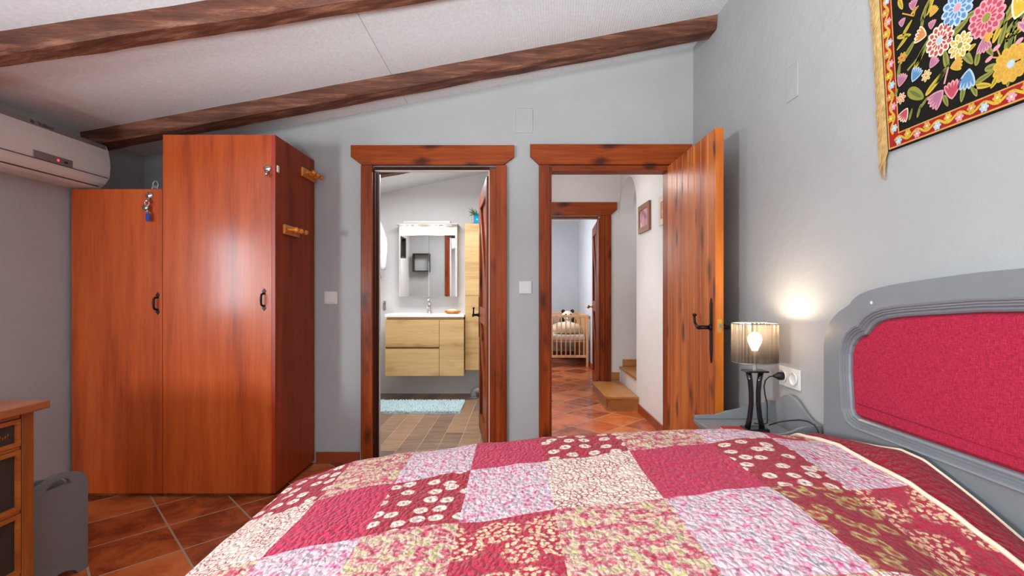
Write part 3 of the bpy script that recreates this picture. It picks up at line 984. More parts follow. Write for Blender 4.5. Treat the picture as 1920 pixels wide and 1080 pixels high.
lt = text_mesh('lettering', 'Vaillant', .028, M['text_dark'], ac, frame_mtx((D(.1808), 2.467, 2.0345), (0, 1, 0), (-.36, 0, 1)))
b = MB()
b.tube([(D(.1795) - .36 * .008 * math.sin(a), 2.398 + .009 * math.cos(a), 2.0345 + .009 * math.sin(a)) for a in [2 * PI * q / 20 for q in range(20)]], .0014, 6, True)
b.box(D(.1785), 2.392, 2.028, D(.1805), 2.404, 2.038)
b.build('emblem', M['text_dark'], ac)

# ------------------------------------------------------------- dresser
dx1, dx0 = -1.752, -2.32
dy0, dy1 = .86, 1.772
dz = .757
dr = thing('chest_of_drawers', ((dx0 + dx1) / 2, (dy0 + dy1) / 2, 0), 'honey-brown wooden chest of drawers with dark leather-look inset fronts at the left edge', 'dresser')
b = MB(); b.box(dx0 - .01, dy0 - .03, dz, dx1 + .026, dy1 + .035, dz + .028, .003); b.build('top', M['dresser_top'], dr)
b = MB(); b.box(dx0, dy0 + .044, .05, dx1 - .02, dy1 - .044, dz - .001); b.build('carcass', M['dresser'], dr)
for yy in (dy0, dy1 - .043):
    for xx in (dx0, dx1 - .043):
        b = MB(); b.box(xx, yy, 0, xx + .043, yy + .043, dz - .001, .002, 1); b.build('post', M['dresser'], dr)
rows = [(.640, .738), (.412, .628), (.186, .400)]
fy0, fy1 = dy0 + .046, dy1 - .046
for za, zb in ((.7395, .756), (.629, .639), (.401, .411), (.13, .185)):
    b = MB(); b.box(dx1 - .019, fy0, za, dx1 - .006, fy1, zb); b.build('rail', M['dresser_y'], dr)
for (za, zb) in rows:
    b = MB()
    fw = .016
    b.ring_prism([(fy0 + .001, za + .001), (fy1 - .001, za + .001), (fy1 - .001, zb - .001), (fy0 + .001, zb - .001)], [(fy0 + fw, za + fw), (fy1 - fw, za + fw), (fy1 - fw, zb - fw), (fy0 + fw, zb - fw)], 'x', dx1 - .019, dx1 - .001)
    q = b.build('drawer', M['dresser_y'], dr)
    b = MB(); b.box(dx1 - .019, fy0 + fw + .0005, za + fw + .0005, dx1 - .009, fy1 - fw - .0005, zb - fw - .0005); b.build('inset', M['leather'], q)
    ym, zm = (fy0 + fy1) / 2, (za + zb) / 2
    for yk in (fy0 + .2, fy1 - .2):
        b = MB(); b.lathe([(.008, -.009), (.006, .006), (.013, .012), (.012, .02), (.001, .024)], (dx1, yk, zm), 'x', 16); b.build('knob', M['brass'], q)
    if za > .6:
        b = MB()      # gilt script, too small to read
        for t in range(9):
            y_ = 1.618 + t * .0085
            b.tube([(dx1 - .0085, y_, zm - .012), (dx1 - .0085, y_ + .002, zm - .003 + .004 * (t % 3)), (dx1 - .0085, y_ + .005, zm - .012)], .0011, 5)
        b.tube([(dx1 - .0085, 1.612, zm - .015), (dx1 - .0085, 1.70, zm - .012)], .0008, 5)
        b.build('gilt_script', M['brass'], q)

# ------------------------------------------------------------- magazine rack
rx = -1.834
mr = thing('magazine_rack', (rx - .1, 1.955, 0), 'grey painted magazine rack with arched handle panels standing between dresser and wardrobe', 'magazine rack')


def rack_panel(xa, xb, hs=1.0):
    c, hw = 1.955, .135
    outer, n = [], 64
    top = lambda y: .447 - .0 * abs(y - c)
    pts = []
    # outer loop, counter-clockwise from bottom left
    pts += [(c - hw, 0.0), (c - hw + .045, 0.0)]
    pts += [(c - hw + .045 + (2 * hw - .09) * t, .045 * math.sin(PI * t) ** .6) for t in [q / 14 for q in range(1, 14)]]
    pts += [(c + hw - .045, 0.0), (c + hw, 0.0), (c + hw, .36)]
    for q in range(1, 9):
        a = q / 8 * PI / 2
        pts.append((c + hw - .07 + .07 * math.cos(a), .36 + .075 * math.sin(a)))
    for q in range(1, 8):
        t = q / 8
        pts.append((c + (hw - .07) * (1 - 2 * t), .435 + .018 * math.sin(PI * t)))
    for q in range(0, 9):
        a = PI / 2 + q / 8 * PI / 2
        pts.append((c - hw + .07 + .07 * math.cos(a), .36 + .075 * math.sin(a)))
    # inner half-moon hole
    hole = [(c - .055, .396)] + [(c - .055 * math.cos(PI * t), .396 + .034 * math.sin(PI * t)) for t in [q / 12 for q in range(1, 12)]] + [(c + .055, .396)]
    if hs < 1:
        m = MB(); m.prism([(p[0], p[1] * hs) for p in pts], 'x', xa, xb); return m
    m = MB()
    bm = m.bm
    from mathutils.geometry import tessellate_polygon
    allp = pts + hole
    tris = tessellate_polygon([[Vector((p[0], p[1], 0)) for p in pts], [Vector((p[0], p[1], 0)) for p in hole]])
    A = [bm.verts.new((xa, p[0], p[1])) for p in allp]; B = [bm.verts.new((xb, p[0], p[1])) for p in allp]
    for t in tris:
        m.face([A[k] for k in t]); m.face([B[k] for k in t][::-1])
    for off, lp in ((0, pts), (len(pts), hole)):
        for k in range(len(lp)):
            j = (k + 1) % len(lp)
            m.face([A[off + k], A[off + j], B[off + j], B[off + k]])
    return m


rack_panel(rx - .018, rx).build('front_panel', M['grey_rack'], mr)
rack_panel(rx - .108, rx - .09, .93).build('back_panel', M['grey_rack'], mr)
b = MB(); b.box(rx - .0895, 1.85, .07, rx - .0185, 2.06, .085); b.build('shelf', M['grey_rack'], mr)
b = MB(); b.box(rx - .0895, 1.835, .09, rx - .0185, 1.848, .26); b.build('slat', M['grey_rack'], mr)
b = MB(); b.box(rx - .0895, 2.062, .09, rx - .0185, 2.075, .26); b.build('slat', M['grey_rack'], mr)

# ------------------------------------------------------------- wall plates
def plate(name, c, w, h, normal, label, cat, rocker=True, t=.009, mat='white_plastic', group=None):
    """square plate at c; normal '-y' (back wall) or '-x' (right wall)"""
    o = thing(name, c, label, cat, group)
    m = MB()
    if normal == '-y':
        m.box(c[0] - w / 2, c[1] - t, c[2] - h / 2, c[0] + w / 2, c[1], c[2] + h / 2, .003)
    else:
        m.box(c[0] - t, c[1] - w / 2, c[2] - h / 2, c[0], c[1] + w / 2, c[2] + h / 2, .003)
    m.build('plate', M[mat], o)
    if rocker:
        m = MB(); k = .72
        if normal == '-y':
            m.prism([(c[1] - t - .006, c[2] - h / 2 * k), (c[1] - t - .002, c[2] + h / 2 * k), (c[1] - t + .002, c[2] + h / 2 * k), (c[1] - t + .002, c[2] - h / 2 * k)], 'x', c[0] - w / 2 * k, c[0] + w / 2 * k, .001)
        m.build('rocker', M[mat], o)
    return o


q = P(621, 558.5, YB); plate('light_switch', q, .09, .09, '-y', 'white light switch on the wall between wardrobe and bathroom door', 'switch')
q = P(985, 539, YB); plate('light_switch', q, .088, .088, '-y', 'greyish light switch on the narrow wall between the two doorways', 'switch', mat='ac_white')
q = P(983, 226.5, YB)
o = plate('cover_plate', q, .12, .17, '-y', 'grey painted rectangular junction cover above the wall between the doorways', 'cover plate', False, .004, 'wall')
a_, c_ = PX(1475, 78, XR), PX(1497.5, 54, XR)
q = Vector((XR, (a_.y + c_.y) / 2, 2.13))
plate('cover_plate', q, abs(a_.y - c_.y), .155, '-x', 'grey painted junction cover high on the right wall left of the tapestry', 'cover plate', False, .004, 'wall')

# ------------------------------------------------------------- headboard + bed
HX = 1.205          # headboard front
CY = 1.06
def hp_(px, py, x=HX):
    v = PX(px, py, x); return (v.y, v.z)


half = [hp_(1544.4, 900), hp_(1544.4, 720), hp_(1544.4, 645), hp_(1546.5, 630), hp_(1550.5, 616), hp_(1556, 604), hp_(1564, 593), hp_(1573, 584), hp_(1583, 577.5), hp_(1592, 571), hp_(1597, 564), hp_(1604, 557), hp_(1614, 550.5), hp_(1628, 545), hp_(1645, 540), hp_(1669, 534.5), hp_(1695, 530), hp_(1735, 524), hp_(1778, 518), hp_(1840, 510)]
ap = hp_(1920, 501)
half = [(y, z) for y, z in half]
half[0] = (half[0][0], .0); 
half.append((CY + .03, ap[1]))
half = [(max(y, CY + .02), z) for y, z in half]
outer = half + [(2 * CY - y, z) for y, z in half[::-1]]
ihalf = [(1.695, .748), (1.716, .755), (1.7265, .772), (1.7285, .81)]
raw = [(1588.8, 700), (1589, 665), (1592, 650), (1598, 639), (1606, 632), (1617, 628), (1621.5, 621), (1630, 611), (1640, 604.5), (1655, 599), (1685, 595), (1722, 592.5), (1775, 589.5), (1833, 586.5)]
ihalf += [hp_(a, c) for a, c in raw]
ihalf.append((CY + .03, hp_(1920, 584)[1]))
ihalf = [(CY + .03, .754)] + ihalf
inner = ihalf + [(2 * CY - y, z) for y, z in ihalf[::-1]]


def offset_loop(lp, d):
    n_ = len(lp); out = []
    cx_ = sum(p[0] for p in lp) / n_; cz_ = sum(p[1] for p in lp) / n_
    for k in range(n_):
        p0, p1, p2 = Vector(lp[k - 1]), Vector(lp[k]), Vector(lp[(k + 1) % n_])
        t = (p2 - p0)
        if t.length < 1e-6: t = Vector((1, 0))
        t.normalize()
        nn = Vector((t.y, -t.x))
        if nn.dot(p1 - Vector((cx_, cz_))) < 0: nn = -nn
        out.append(tuple(p1 + nn * d))
    return out


bed = thing('bed', (.2, CY, 0), 'double bed with grey painted headboard holding a raspberry-red fabric panel', 'bed')
from mathutils.geometry import tessellate_polygon
def slab_with_hole(out_, in_, xa, xb):
    m = MB(); bm = m.bm
    allp = out_ + in_
    tris = tessellate_polygon([[Vector((p[0], p[1], 0)) for p in out_], [Vector((p[0], p[1], 0)) for p in in_]])
    A = [bm.verts.new((xa, *p)) for p in allp]; B = [bm.verts.new((xb, *p)) for p in allp]
    for t in tris:
        m.face([A[k] for k in t]); m.face([B[k] for k in t][::-1])
    for off, lp in ((0, out_), (len(out_), in_)):
        for k in range(len(lp)):
            j = (k + 1) % len(lp)
            m.face([A[off + k], A[off + j], B[off + j], B[off + k]])
    return m


mo = offset_loop(inner, .0375)
hb = slab_with_hole(outer, mo, HX, XR - .004).build('headboard', M['grey_paint'], bed)
# stepped moulding: loops at growing offset with ridged depth
b = MB()
steps = [(.054, HX + .0), (.050, HX - .006), (.043, HX - .004), (.041, HX + .002), (.034, HX + .001), (.032, HX + .007), (.024, HX + .005), (.021, HX + .012), (.012, HX + .009), (.004, HX + .014), (0.0, HX + .026)]
loops = []
for d, x in steps:
    lp = offset_loop(inner, d * .72)
    loops.append([b.bm.verts.new((x, *p)) for p in lp])
for A, B in zip(loops, loops[1:]):
    for k in range(len(A)):
        b.face([A[k], A[(k + 1) % len(A)], B[(k + 1) % len(A)], B[k]])
b.build('moulding', M['grey_paint'], hb)
b = MB()
bm = b.bm
fl = offset_loop(inner, -.012)
l0 = [bm.verts.new((HX + .024, *p)) for p in inner]; l1 = [bm.verts.new((HX + .012, *p)) for p in fl]
for k in range(len(l0)): b.face([l0[k], l0[(k + 1) % len(l0)], l1[(k + 1) % len(l0)], l1[k]], True)
for t in tessellate_polygon([[Vector((p[0], p[1], 0)) for p in fl]]): b.face([l1[k] for k in t])
# seam near the lower edge
b.tube([(HX + .0125, .46, .795), (HX + .0115, 1.06, .793), (HX + .0125, 1.70, .796)], .0022, 6)
b.build('fabric_panel', M['red_linen'], hb)
sc_ = PX(1634, 568, HX)
b = MB(); b.lathe([(.007, 0), (.006, -.002), (.001, -.003)], (HX, sc_.y, sc_.z), 'x', 14); b.build('screw_cap', M['screw'], hb)
# base under the quilt
BX0, BX1, BY0, BY1 = -.72, 1.2, .33, 1.79
b = MB(); b.box(BX0, BY0, .12, BX1, BY1, .30, .01); b.build('bed_base', M['grey_rack'], bed)
for x in (BX0 + .05, BX1 - .1):
    for y in (BY0 + .05, BY1 - .1):
        b = MB(); b.box(x, y, 0, x + .05, y + .05, .1195); b.build('leg', M['grey_paint'], bed)
b = MB(); b.box(BX0 + .005, BY0 + .005, .3005, BX1 - .01, BY1 - .005, .465, .03, 3); b.build('mattress', M['mattress'], bed)

# ---- quilt
hxp = np.array([-.78, -.70, -.633, -.49, -.225, .143, .49, .74, .84, .95, 1.04, 1.12, 1.2])
hzp = np.array([.503, .528, .548, .585, .620, .655, .676, .694, .686, .668, .682, .674, .655])
QX0, QX1, QY0, QY1 = -.775, 1.185, .27, 1.835


def fbm(x, y, s, seed=0.0, oc=3):
    v = 0; a = 1
    for k in range(oc):
        v += a * mnoise.noise(Vector((x * s, y * s, seed))); s *= 2.1; a *= .5
    return v


def smooth_h(x):
    xs = np.linspace(-.06, .06, 7)
    return float(np.mean(np.interp(x + xs, hxp, hzp)))


PYY = [.95, .993, 1.053, 1.146, 1.27, 1.426, 1.57, 1.68, 1.84]
PZZ = [.620, .631, .648, .671, .692, .701, .700, .688, .660]
OYY = [.95, 1.113, 1.218, 1.33, 1.378, 1.456, 1.54, 1.68, 1.84]
OZZ = [.585, .625, .660, .695, .711, .716, .698, .674, .645]


def quilt_pt(X, Y):
    """flat cloth coordinate -> draped world position"""
    ex = max(QX0 - X, 0); ey = max(Y - QY1, 0) - max(QY0 - Y, 0)
    x = min(max(X, QX0), QX1); y = min(max(Y, QY0), QY1)
    # shifted folds near the pillows
    xs_ = x + .10 * (y - 1.35) * max(0, min(1, (x - .3) / .3)) * -1.0
    z = smooth_h(xs_)
    z += .010 * fbm(x, y, 2.6, 3.1) + .004 * fbm(x, y, 9, 8.4, 2)
    z += .012 * math.exp(-((x - .93) / .16) ** 2 - ((y - 1.80) / .2) ** 2)
    yy = abs(y - .95) + .95
    wgt = max(0.0, min(1.0, (x - .62) / .36)); wgt = wgt * wgt * (3 - 2 * wgt)
    z += wgt * (float(np.interp(yy, PYY, PZZ)) - .690)
    # soft fall-off at bed edges
    fy = min(QY1 - y, y - QY0)
    z -= .020 * max(0, 1 - fy / .09) ** 2
    z -= .010 * max(0, 1 - (x - QX0) / .05) ** 2
    R = .05
    def over(e):
        if e <= 0: return 0, 0
        a = min(e / R, PI / 2)
        return R * math.sin(a) , R * (1 - math.cos(a)) + max(0, e - R * PI / 2)
    ox, dzx = over(ex)
    oy, dzy = over(abs(ey))
    drop = max(dzx, dzy) if (ex > 0 and ey != 0) else dzx + dzy
    wv = .018 * math.sin((X + Y) * 17) * min(1, drop / .25)
    x = x - ox - (wv if ex > 0 else 0); y = y + math.copysign(oy + (wv if ey != 0 else 0), ey)
    return (x, y, max(z - drop, .04))


XBK = [-1.18, -.85, -.59, -.36, -.13, .105, .383, .66, .88, 1.05]
YUP = lambda x: 1.455 + .125 * (x + .6)
YLO = lambda x: 1.135 + .085 * (x + .6)
NR = 8


def row_y(v, X):
    """v: 0 far hem ... rows of patches toward the camera"""
    u_, l_ = YUP(X), YLO(X)
    h_ = u_ - l_
    knots = [u_ + 2 * h_, u_ + h_, u_, l_, l_ - h_, l_ - 2 * h_, l_ - 3 * h_, l_ - 4 * h_]
    i = min(int(v), len(knots) - 2); f_ = v - i
    return knots[i] * (1 - f_) + knots[i + 1] * f_


S, HT, CR, PG, GR, CL, PA, BK = range(8)
PATCH = [
    [CR, S, PG, GR, CL, CR, HT, S, PG],
    [CL, HT, GR, PG, S, HT, GR, PG, CL],
    [S, CR, S, HT, PG, CR, S, HT, PG],
    [HT, GR, PG, GR, CL, GR, PG, PA, CL],
    [PG, CL, S, CR, HT, S, GR, CR, HT],
    [GR, S, HT, CL, PG, CR, S, PG, S],
    [CR, PG, GR, S, CR, HT, CL, GR, CR],
]
RS = 26
nc, nr = len(XBK) - 1, len(PATCH)
qb = bmesh.new()
uvl = qb.loops.layers.uv.new('UVMap')
grid = {}
flat = {}
for i in range(nc * RS + 1):
    ci = min(i // RS, nc - 1); f_ = i / RS - ci
    X = XBK[ci] * (1 - f_) + XBK[ci + 1] * f_
    for j in range(nr * RS + 1):
        v = j / RS
        Y = row_y(v, X)
        Y = max(min(Y, QY1 + .36), QY0 - .36)
        Xw = X + .004 * math.sin(Y * 60)
        if i == nc * RS: Xw = X
        grid[i, j] = qb.verts.new(quilt_pt(X, Y)); flat[i, j] = (X, Y)
for i in range(nc * RS):
    for j in range(nr * RS):
        ks = [(i, j), (i + 1, j), (i + 1, j + 1), (i, j + 1)]
        if abs(flat[ks[0]][1] - flat[ks[3]][1]) < 1e-6 and abs(flat[ks[1]][1] - flat[ks[2]][1]) < 1e-6: continue
        try: f_ = qb.faces.new([grid[k] for k in ks])
        except ValueError: continue
        f_.smooth = True
        f_.material_index = PATCH[j // RS][i // RS]
        for lp, k in zip(f_.loops, ks): lp[uvl].uv = flat[k]
bmesh.ops.delete(qb, geom=[v for v in qb.verts if not v.link_faces], context='VERTS')
bmesh.ops.recalc_face_normals(qb, faces=qb.faces)
quilt = thing('quilt', (.2, CY, .30), 'red, pink and cream floral patchwork quilt spread over the bed', 'quilt')
me = bpy.data.meshes.new('patchwork_top')
bmesh.ops.translate(qb, vec=-ORG['quilt'], verts=qb.verts)
qb.to_mesh(me); qb.free()
for q in QM: me.materials.append(q)
qo = bpy.data.objects.new('patchwork_top', me); COL.objects.link(qo); qo.parent = quilt; ORG[qo.name] = ORG['quilt']
if sum(p.normal.z for p in me.polygons) < 0: me.flip_normals()
sol = qo.modifiers.new('thickness', 'SOLIDIFY'); sol.thickness = .008; sol.offset = -1
# dark red border between the piping and the headboard
rb = bmesh.new(); uvl = rb.loops.layers.uv.new('UVMap')
g2, f2 = {}, {}
NI, NJ = 14, 150
for i in range(NI + 1):
    for j in range(NJ + 1):
        Y = QY0 - .1 + (QY1 + .10 - QY0 + .1) * j / NJ
        wid = .122 + .006 * math.sin(Y * 11.0)
        X = 1.051 + wid * i / NI
        p = quilt_pt(X, Y)
        t = i / NI
        yy = abs(Y - .95) + .95
        zi = quilt_pt(1.051, Y)[2]
        zo = float(np.interp(yy, OYY, OZZ))
        if Y > QY1 or Y < QY0: zo = zi - .02
        z = zi + (zo - zi) * t + .014 * math.sin(PI * t) - .004 * t
        g2[i, j] = rb.verts.new((p[0], p[1], z)); f2[i, j] = (X, Y)
for i in range(NI):
    for j in range(NJ):
        ks = [(i, j), (i + 1, j), (i + 1, j + 1), (i, j + 1)]
        f_ = rb.faces.new([g2[k] for k in ks]); f_.smooth = True
        for lp, k in zip(f_.loops, ks): lp[uvl].uv = f2[k]
edge1 = [Vector(g2[0, j].co) + Vector((-.001, 0, .004)) for j in range(NJ + 1)]
edge2 = [Vector(g2[NI, j].co) + Vector((0, 0, .002)) for j in range(NJ + 1)]
me = bpy.data.meshes.new('border')
bmesh.ops.recalc_face_normals(rb, faces=rb.faces)
bmesh.ops.translate(rb, vec=-ORG['quilt'], verts=rb.verts)
rb.to_mesh(me); rb.free(); me.materials.append(QM[BK])
bo = bpy.data.objects.new('border', me); COL.objects.link(bo); bo.parent = quilt; bo['label'] = 'dark red quilted border'
if sum(p.normal.z for p in me.polygons) < 0: me.flip_normals()
sol = bo.modifiers.new('thickness', 'SOLIDIFY'); sol.thickness = .008; sol.offset = -1
b = MB(); b.tube(edge1, .0065, 8); b.build('piping', M['piping'], quilt)
b = MB(); b.tube(edge2, .004, 8); b.build('piping', M['piping'], quilt)

# ------------------------------------------------------------- nightstand
nx0, nx1, ny0, ny1, nz = .88, 1.24, 1.93, 2.35, .575
ns = thing('nightstand', ((nx0 + nx1) / 2, (ny0 + ny1) / 2, 0), 'grey painted nightstand with scrolled gallery rails beyond the bed by the right wall', 'nightstand')
b = MB(); b.box(nx0 + .02, ny0 + .015, .06, nx1, ny1 - .015, nz - .024); b.build('body', M['grey_paint'], ns)
b = MB(); b.box(nx0, ny0, nz - .0235, nx1, ny1, nz, .006); b.build('top', M['grey_paint'], ns)
for k in range(2):
    b = MB(); b.box(nx0 + .008, ny0 + .03, .10 + k * .22, nx0 + .0195, ny1 - .03, .30 + k * .22, .003); q = b.build('drawer', M['grey_paint'], ns)
    b = MB(); b.lathe([(.006, 0), (.006, -.012), (.013, -.02), (.001, -.026)], (nx0 + .008, (ny0 + ny1) / 2, .2 + k * .22), 'x', 14); b.build('knob', M['black_iron'], q)
for x in (nx0 + .025, nx1 - .06):
    for y in (ny0 + .02, ny1 - .055):
        b = MB(); b.box(x, y, 0, x + .035, y + .035, .0595); b.build('leg', M['grey_paint'], ns)


def side_rail(y0, y1):
    pts = [(nx0 + .002, nz + .0005), (nx0 + .002, nz + .016)]
    L = nx1 - nx0 - .016
    prof_ = [(0.08, .018), (.30, .018), (.38, .026), (.45, .038), (.52, .042), (.62, .045), (.70, .055), (.78, .068), (.86, .074), (1.0, .078)]
    pts += [(nx0 + .002 + L * t, nz + h) for t, h in prof_]
    pts.append((nx0 + .002 + L, nz + .0005))
    m = MB(); m.prism(pts, 'y', y0, y1, .002); return m


side_rail(ny1 - .016, ny1 - .001).build('side_rail', M['grey_paint'], ns)
side_rail(ny0 + .001, ny0 + .016).build('side_rail', M['grey_paint'], ns)
c = (ny0 + ny1) / 2 + .005
pts = [(ny0 + .0005, nz + .0005), (ny0 + .0005, nz + .079)]
for t, h in [(.10, .082), (.16, .086), (.22, .098), (.27, .115), (.33, .132), (.40, .148), (.46, .157), (.5, .159), (.54, .157), (.60, .148), (.67, .132), (.73, .115), (.78, .098), (.84, .095), (.88, .099), (.92, .094)]:
    pts.append((ny0 + (ny1 - ny0) * t, nz + h))
pts += [(ny1 - .0005, nz + .09), (ny1 - .0005, nz + .0005)]
b = MB(); b.prism(pts, 'x', nx1 - .013, nx1, .003); b.build('back_rail', M['grey_paint'], ns)

# lamp
lx, ly = 1.075, 2.14
lamp = thing('table_lamp', (lx, ly, nz), 'lit table lamp with pleated silver shade and black curved stem on the nightstand', 'lamp')
b = MB(); b.box(lx - .05, ly - .038, nz + .0005, lx + .05, ly + .038, nz + .014, .005); b.build('base', M['black_gloss'], lamp)
zs = [nz + .0145, nz + .06, nz + .12, nz + .17, nz + .22, nz + .2595]
off = [.032, .022, .016, .016, .020, .028]
for s in (-1, 1):
    b = MB(); b.tube([(lx + s * o_, ly, z_) for o_, z_ in zip(off, zs)], [.012, .011, .0105, .0105, .011, .012], 10); b.build('stem', M['black_gloss'], lamp)
b = MB(); b.box(lx - .048, ly - .034, nz + .26, lx + .048, ly + .034, nz + .268, .003); b.build('plate', M['black_gloss'], lamp)
b = MB(); b.lathe([(.009, nz + .2685), (.009, nz + .31), (.015, nz + .315), (.015, nz + .355)], (lx, ly, 0), 'z', 16); b.build('socket', M['white_plastic'], lamp)
b = MB(); b.lathe([(.012, .3555), (.018, .37), (.027, .39), (.03, .405), (.026, .42), (.015, .432), (.001, .436)], (lx, ly, nz), 'z', 18); blb = b.build('bulb', M['bulb'], lamp)
# pleated oval shade
b = MB(); sb = b.bm
z0, z1 = P(0, 679, ly).z, P(0, 606.5, ly).z
nfl = 32
rings = []
for z in (z0, z1):
    ring = []
    for q in range(nfl * 6):
        a = 2 * PI * q / (nfl * 6)
        r_ = 1 + .035 * math.cos(a * nfl)
        ca, sa = math.cos(a), math.sin(a)
        e = .72
        ring.append(sb.verts.new((lx + .0915 * r_ * math.copysign(abs(ca) ** e, ca), ly + .066 * r_ * math.copysign(abs(sa) ** e, sa), z)))
    rings.append(ring)
for q in range(nfl * 6):
    b.face([rings[0][q], rings[0][(q + 1) % (nfl * 6)], rings[1][(q + 1) % (nfl * 6)], rings[1][q]], True)
so = b.build('lamp_shade', M['shade'], lamp)
for z in (z0, z1):
    b = MB(); pts = []
    for q in range(60):
        a = 2 * PI * q / 60; ca, sa = math.cos(a), math.sin(a); e = .72
        pts.append((lx + .0925 * math.copysign(abs(ca) ** e, ca), ly + .067 * math.copysign(abs(sa) ** e, sa), z))
    b.tube(pts, .0022, 6, True); b.build('rim', M['steel'], so)
# spider that carries the shade
b = MB(); b.tube([(lx - .088, ly, nz + .3125), (lx - .015, ly, nz + .3125)], .0018, 6); b.tube([(lx + .015, ly, nz + .3125), (lx + .088, ly, nz + .3125)], .0018, 6); b.build('shade_carrier', M['steel'], lamp)

# socket, plug and cables on the right wall
q = PX(1483, 708, XR)
so_ = thing('wall_socket', (XR, q.y, q.z), 'white double wall socket on the right wall behind the table lamp', 'socket')
b = MB(); b.box(XR - .010, q.y - .082, q.z - .045, XR - .0005, q.y + .082, q.z + .045, .003); b.build('plate', M['white_plastic'], so_)
for s in (-1, 1):
    b = MB(); b.lathe([(.029, -.0105), (.029, -.018), (.024, -.018), (.022, -.011)], (XR, q.y + s * .041, q.z), 'x', 22); b.build('outlet', M['white_plastic'], so_)
pg = thing('power_cable', (XR - .03, q.y + .041, q.z), 'black lamp plug and cable hanging from the wall socket', 'cable')
yq = q.y + .041
b = MB(); b.lathe([(.016, -.012), (.019, -.019), (.018, -.034), (.010, -.046), (.006, -.056)], (XR, yq, q.z), 'x', 16); b.build('plug', M['black_matt'], pg)
b = MB()
pts = [(XR - .056, yq, q.z), (XR - .075, yq + .004, q.z - .004), (XR - .09, yq + .008, q.z - .022), (XR - .094, yq + .012, q.z - .05), (XR - .088, yq + .014, q.z - .09), (XR - .08, yq + .01, q.z - .13), (XR - .085, yq - .0, nz + .012), (XR - .11, yq - .01, nz + .006), (XR - .135, yq + .02, nz + .005)]
b.tube(pts, .003, 8); b.build('cord', M['black_matt'], pg)
pts = []
for (px_, py_, y_) in [(1442, 797, 2.10), (1460, 791.5, 2.07), (1480, 788.5, 2.04), (1500, 787.5, 2.0), (1515, 790.5, 1.955), (1527, 797, 1.915), (1533, 806, 1.905), (1537, 818, 1.90), (1538, 850, 1.90)]:
    pts.append(tuple(P(px_, py_, y_)))
b = MB(); b.tube(pts, .0028, 8)
tag(b.build('loose_cable', M['black_matt']), 'thin black cable looping over the near edge of the nightstand', 'cable')
b = MB(); b.box(.935, 1.97, nz + .0005, 1.02, 2.24, nz + .002); b.box(.937, 1.972, nz + .002, 1.018, 2.238, nz + .009); 
bk = thing('book', (.98, 2.1, nz), 'thin red book lying on the nightstand top left of the lamp', 'book')
b.bm.free()
b = MB(); b.box(.932, 2.0, nz + .0095, 1.02, 2.17, nz + .0115, .0005, 1); b.box(.932, 2.0, nz + .0005, 1.02, 2.17, nz + .0025, .0005, 1); b.box(1.018, 2.0, nz + .0026, 1.02, 2.17, nz + .0094); b.build('cover', M['red_book'], bk)
b = MB(); b.box(.934, 2.002, nz + .0026, 1.0175, 2.168, nz + .0094); b.build('pages', M['paper'], bk)

# ------------------------------------------------------------- tapestry
TX = XR - .006
tapm = {}
def tcol(name, r_, g_, b_):
    m_ = plain('wool_' + name, srgb(r_, g_, b_), .95, bump=.8, bscale=320, var=.12, spec=.1)
    tapm[name] = m_; return m_


for nm, c3 in dict(black=(30, 27, 24), red=(158, 40, 38), gold=(206, 150, 78), mustard=(206, 170, 58), cream=(232, 214, 184), green=(142, 140, 66), dgreen=(104, 112, 62), blue=(92, 136, 178), lblue=(176, 194, 208), rose=(186, 78, 92), pink=(214, 150, 158), mauve=(172, 112, 140), orange=(206, 130, 76)).items(): tcol(nm, *c3)
TN = list(tapm); TI = {k: i for i, k in enumerate(TN)}
tyL, tyR, tzB, tzT = 1.606, .42, 1.656, 2.46
lean = lambda z: .072 * (z - tzB)      # left edge leans
tap = thing('tapestry', (TX, 1.0, tzB), 'black floral embroidered wool tapestry with red border and gold fringe on the right wall', 'tapestry')


def tq(mb, name, pts, layer):
    mb.mi = TI[name]
    vs = [mb.bm.verts.new((TX - .004 - layer * .0005, p[0], p[1])) for p in pts]
    mb.face(vs)


def tp_(X, Y):      # point read off the enlarged corner of the photograph
    v = PX(1600 + X / 3.175, Y / 3.175, TX); return Vector((v.y, v.z))


b = MB(); b.prism([(tyL, tzB), (tyL + lean(tzT), tzT), (tyR, tzT), (tyR, tzB)], 'x', TX - .004, TX + .0055)
b.build('cloth', tapm['black'], tap)
emb = MB()
def band(o, i, name, layer):
    A = [(tyL - o + lean(tzB + o), tzB + o), (tyL - o + lean(tzT - o), tzT - o), (tyR + o, tzT - o), (tyR + o, tzB + o)]
    B = [(tyL - i + lean(tzB + i), tzB + i), (tyL - i + lean(tzT - i), tzT - i), (tyR + i, tzT - i), (tyR + i, tzB + i)]
    for k in range(4):
        j = (k + 1) % 4
        tq(emb, name, [A[k], A[j], B[j], B[k]], layer)


band(.004, .009, 'gold', 1); band(.009, .046, 'red', 1); band(.046, .050, 'gold', 1)


def ell(c, a, w, ang_, n_=14, tip=0.0):
    out = []
    for k in range(n_):
        t = 2 * PI * k / n_
        r_ = w * math.sin(t) * (1 - tip * .5 * (1 + math.cos(t)) * .7)
        p = Vector((a * math.cos(t), r_))
        out.append(Vector((c[0] - (p.x * math.cos(ang_) - p.y * math.sin(ang_)), c[1] + p.x * math.sin(ang_) + p.y * math.cos(ang_))))
    return out


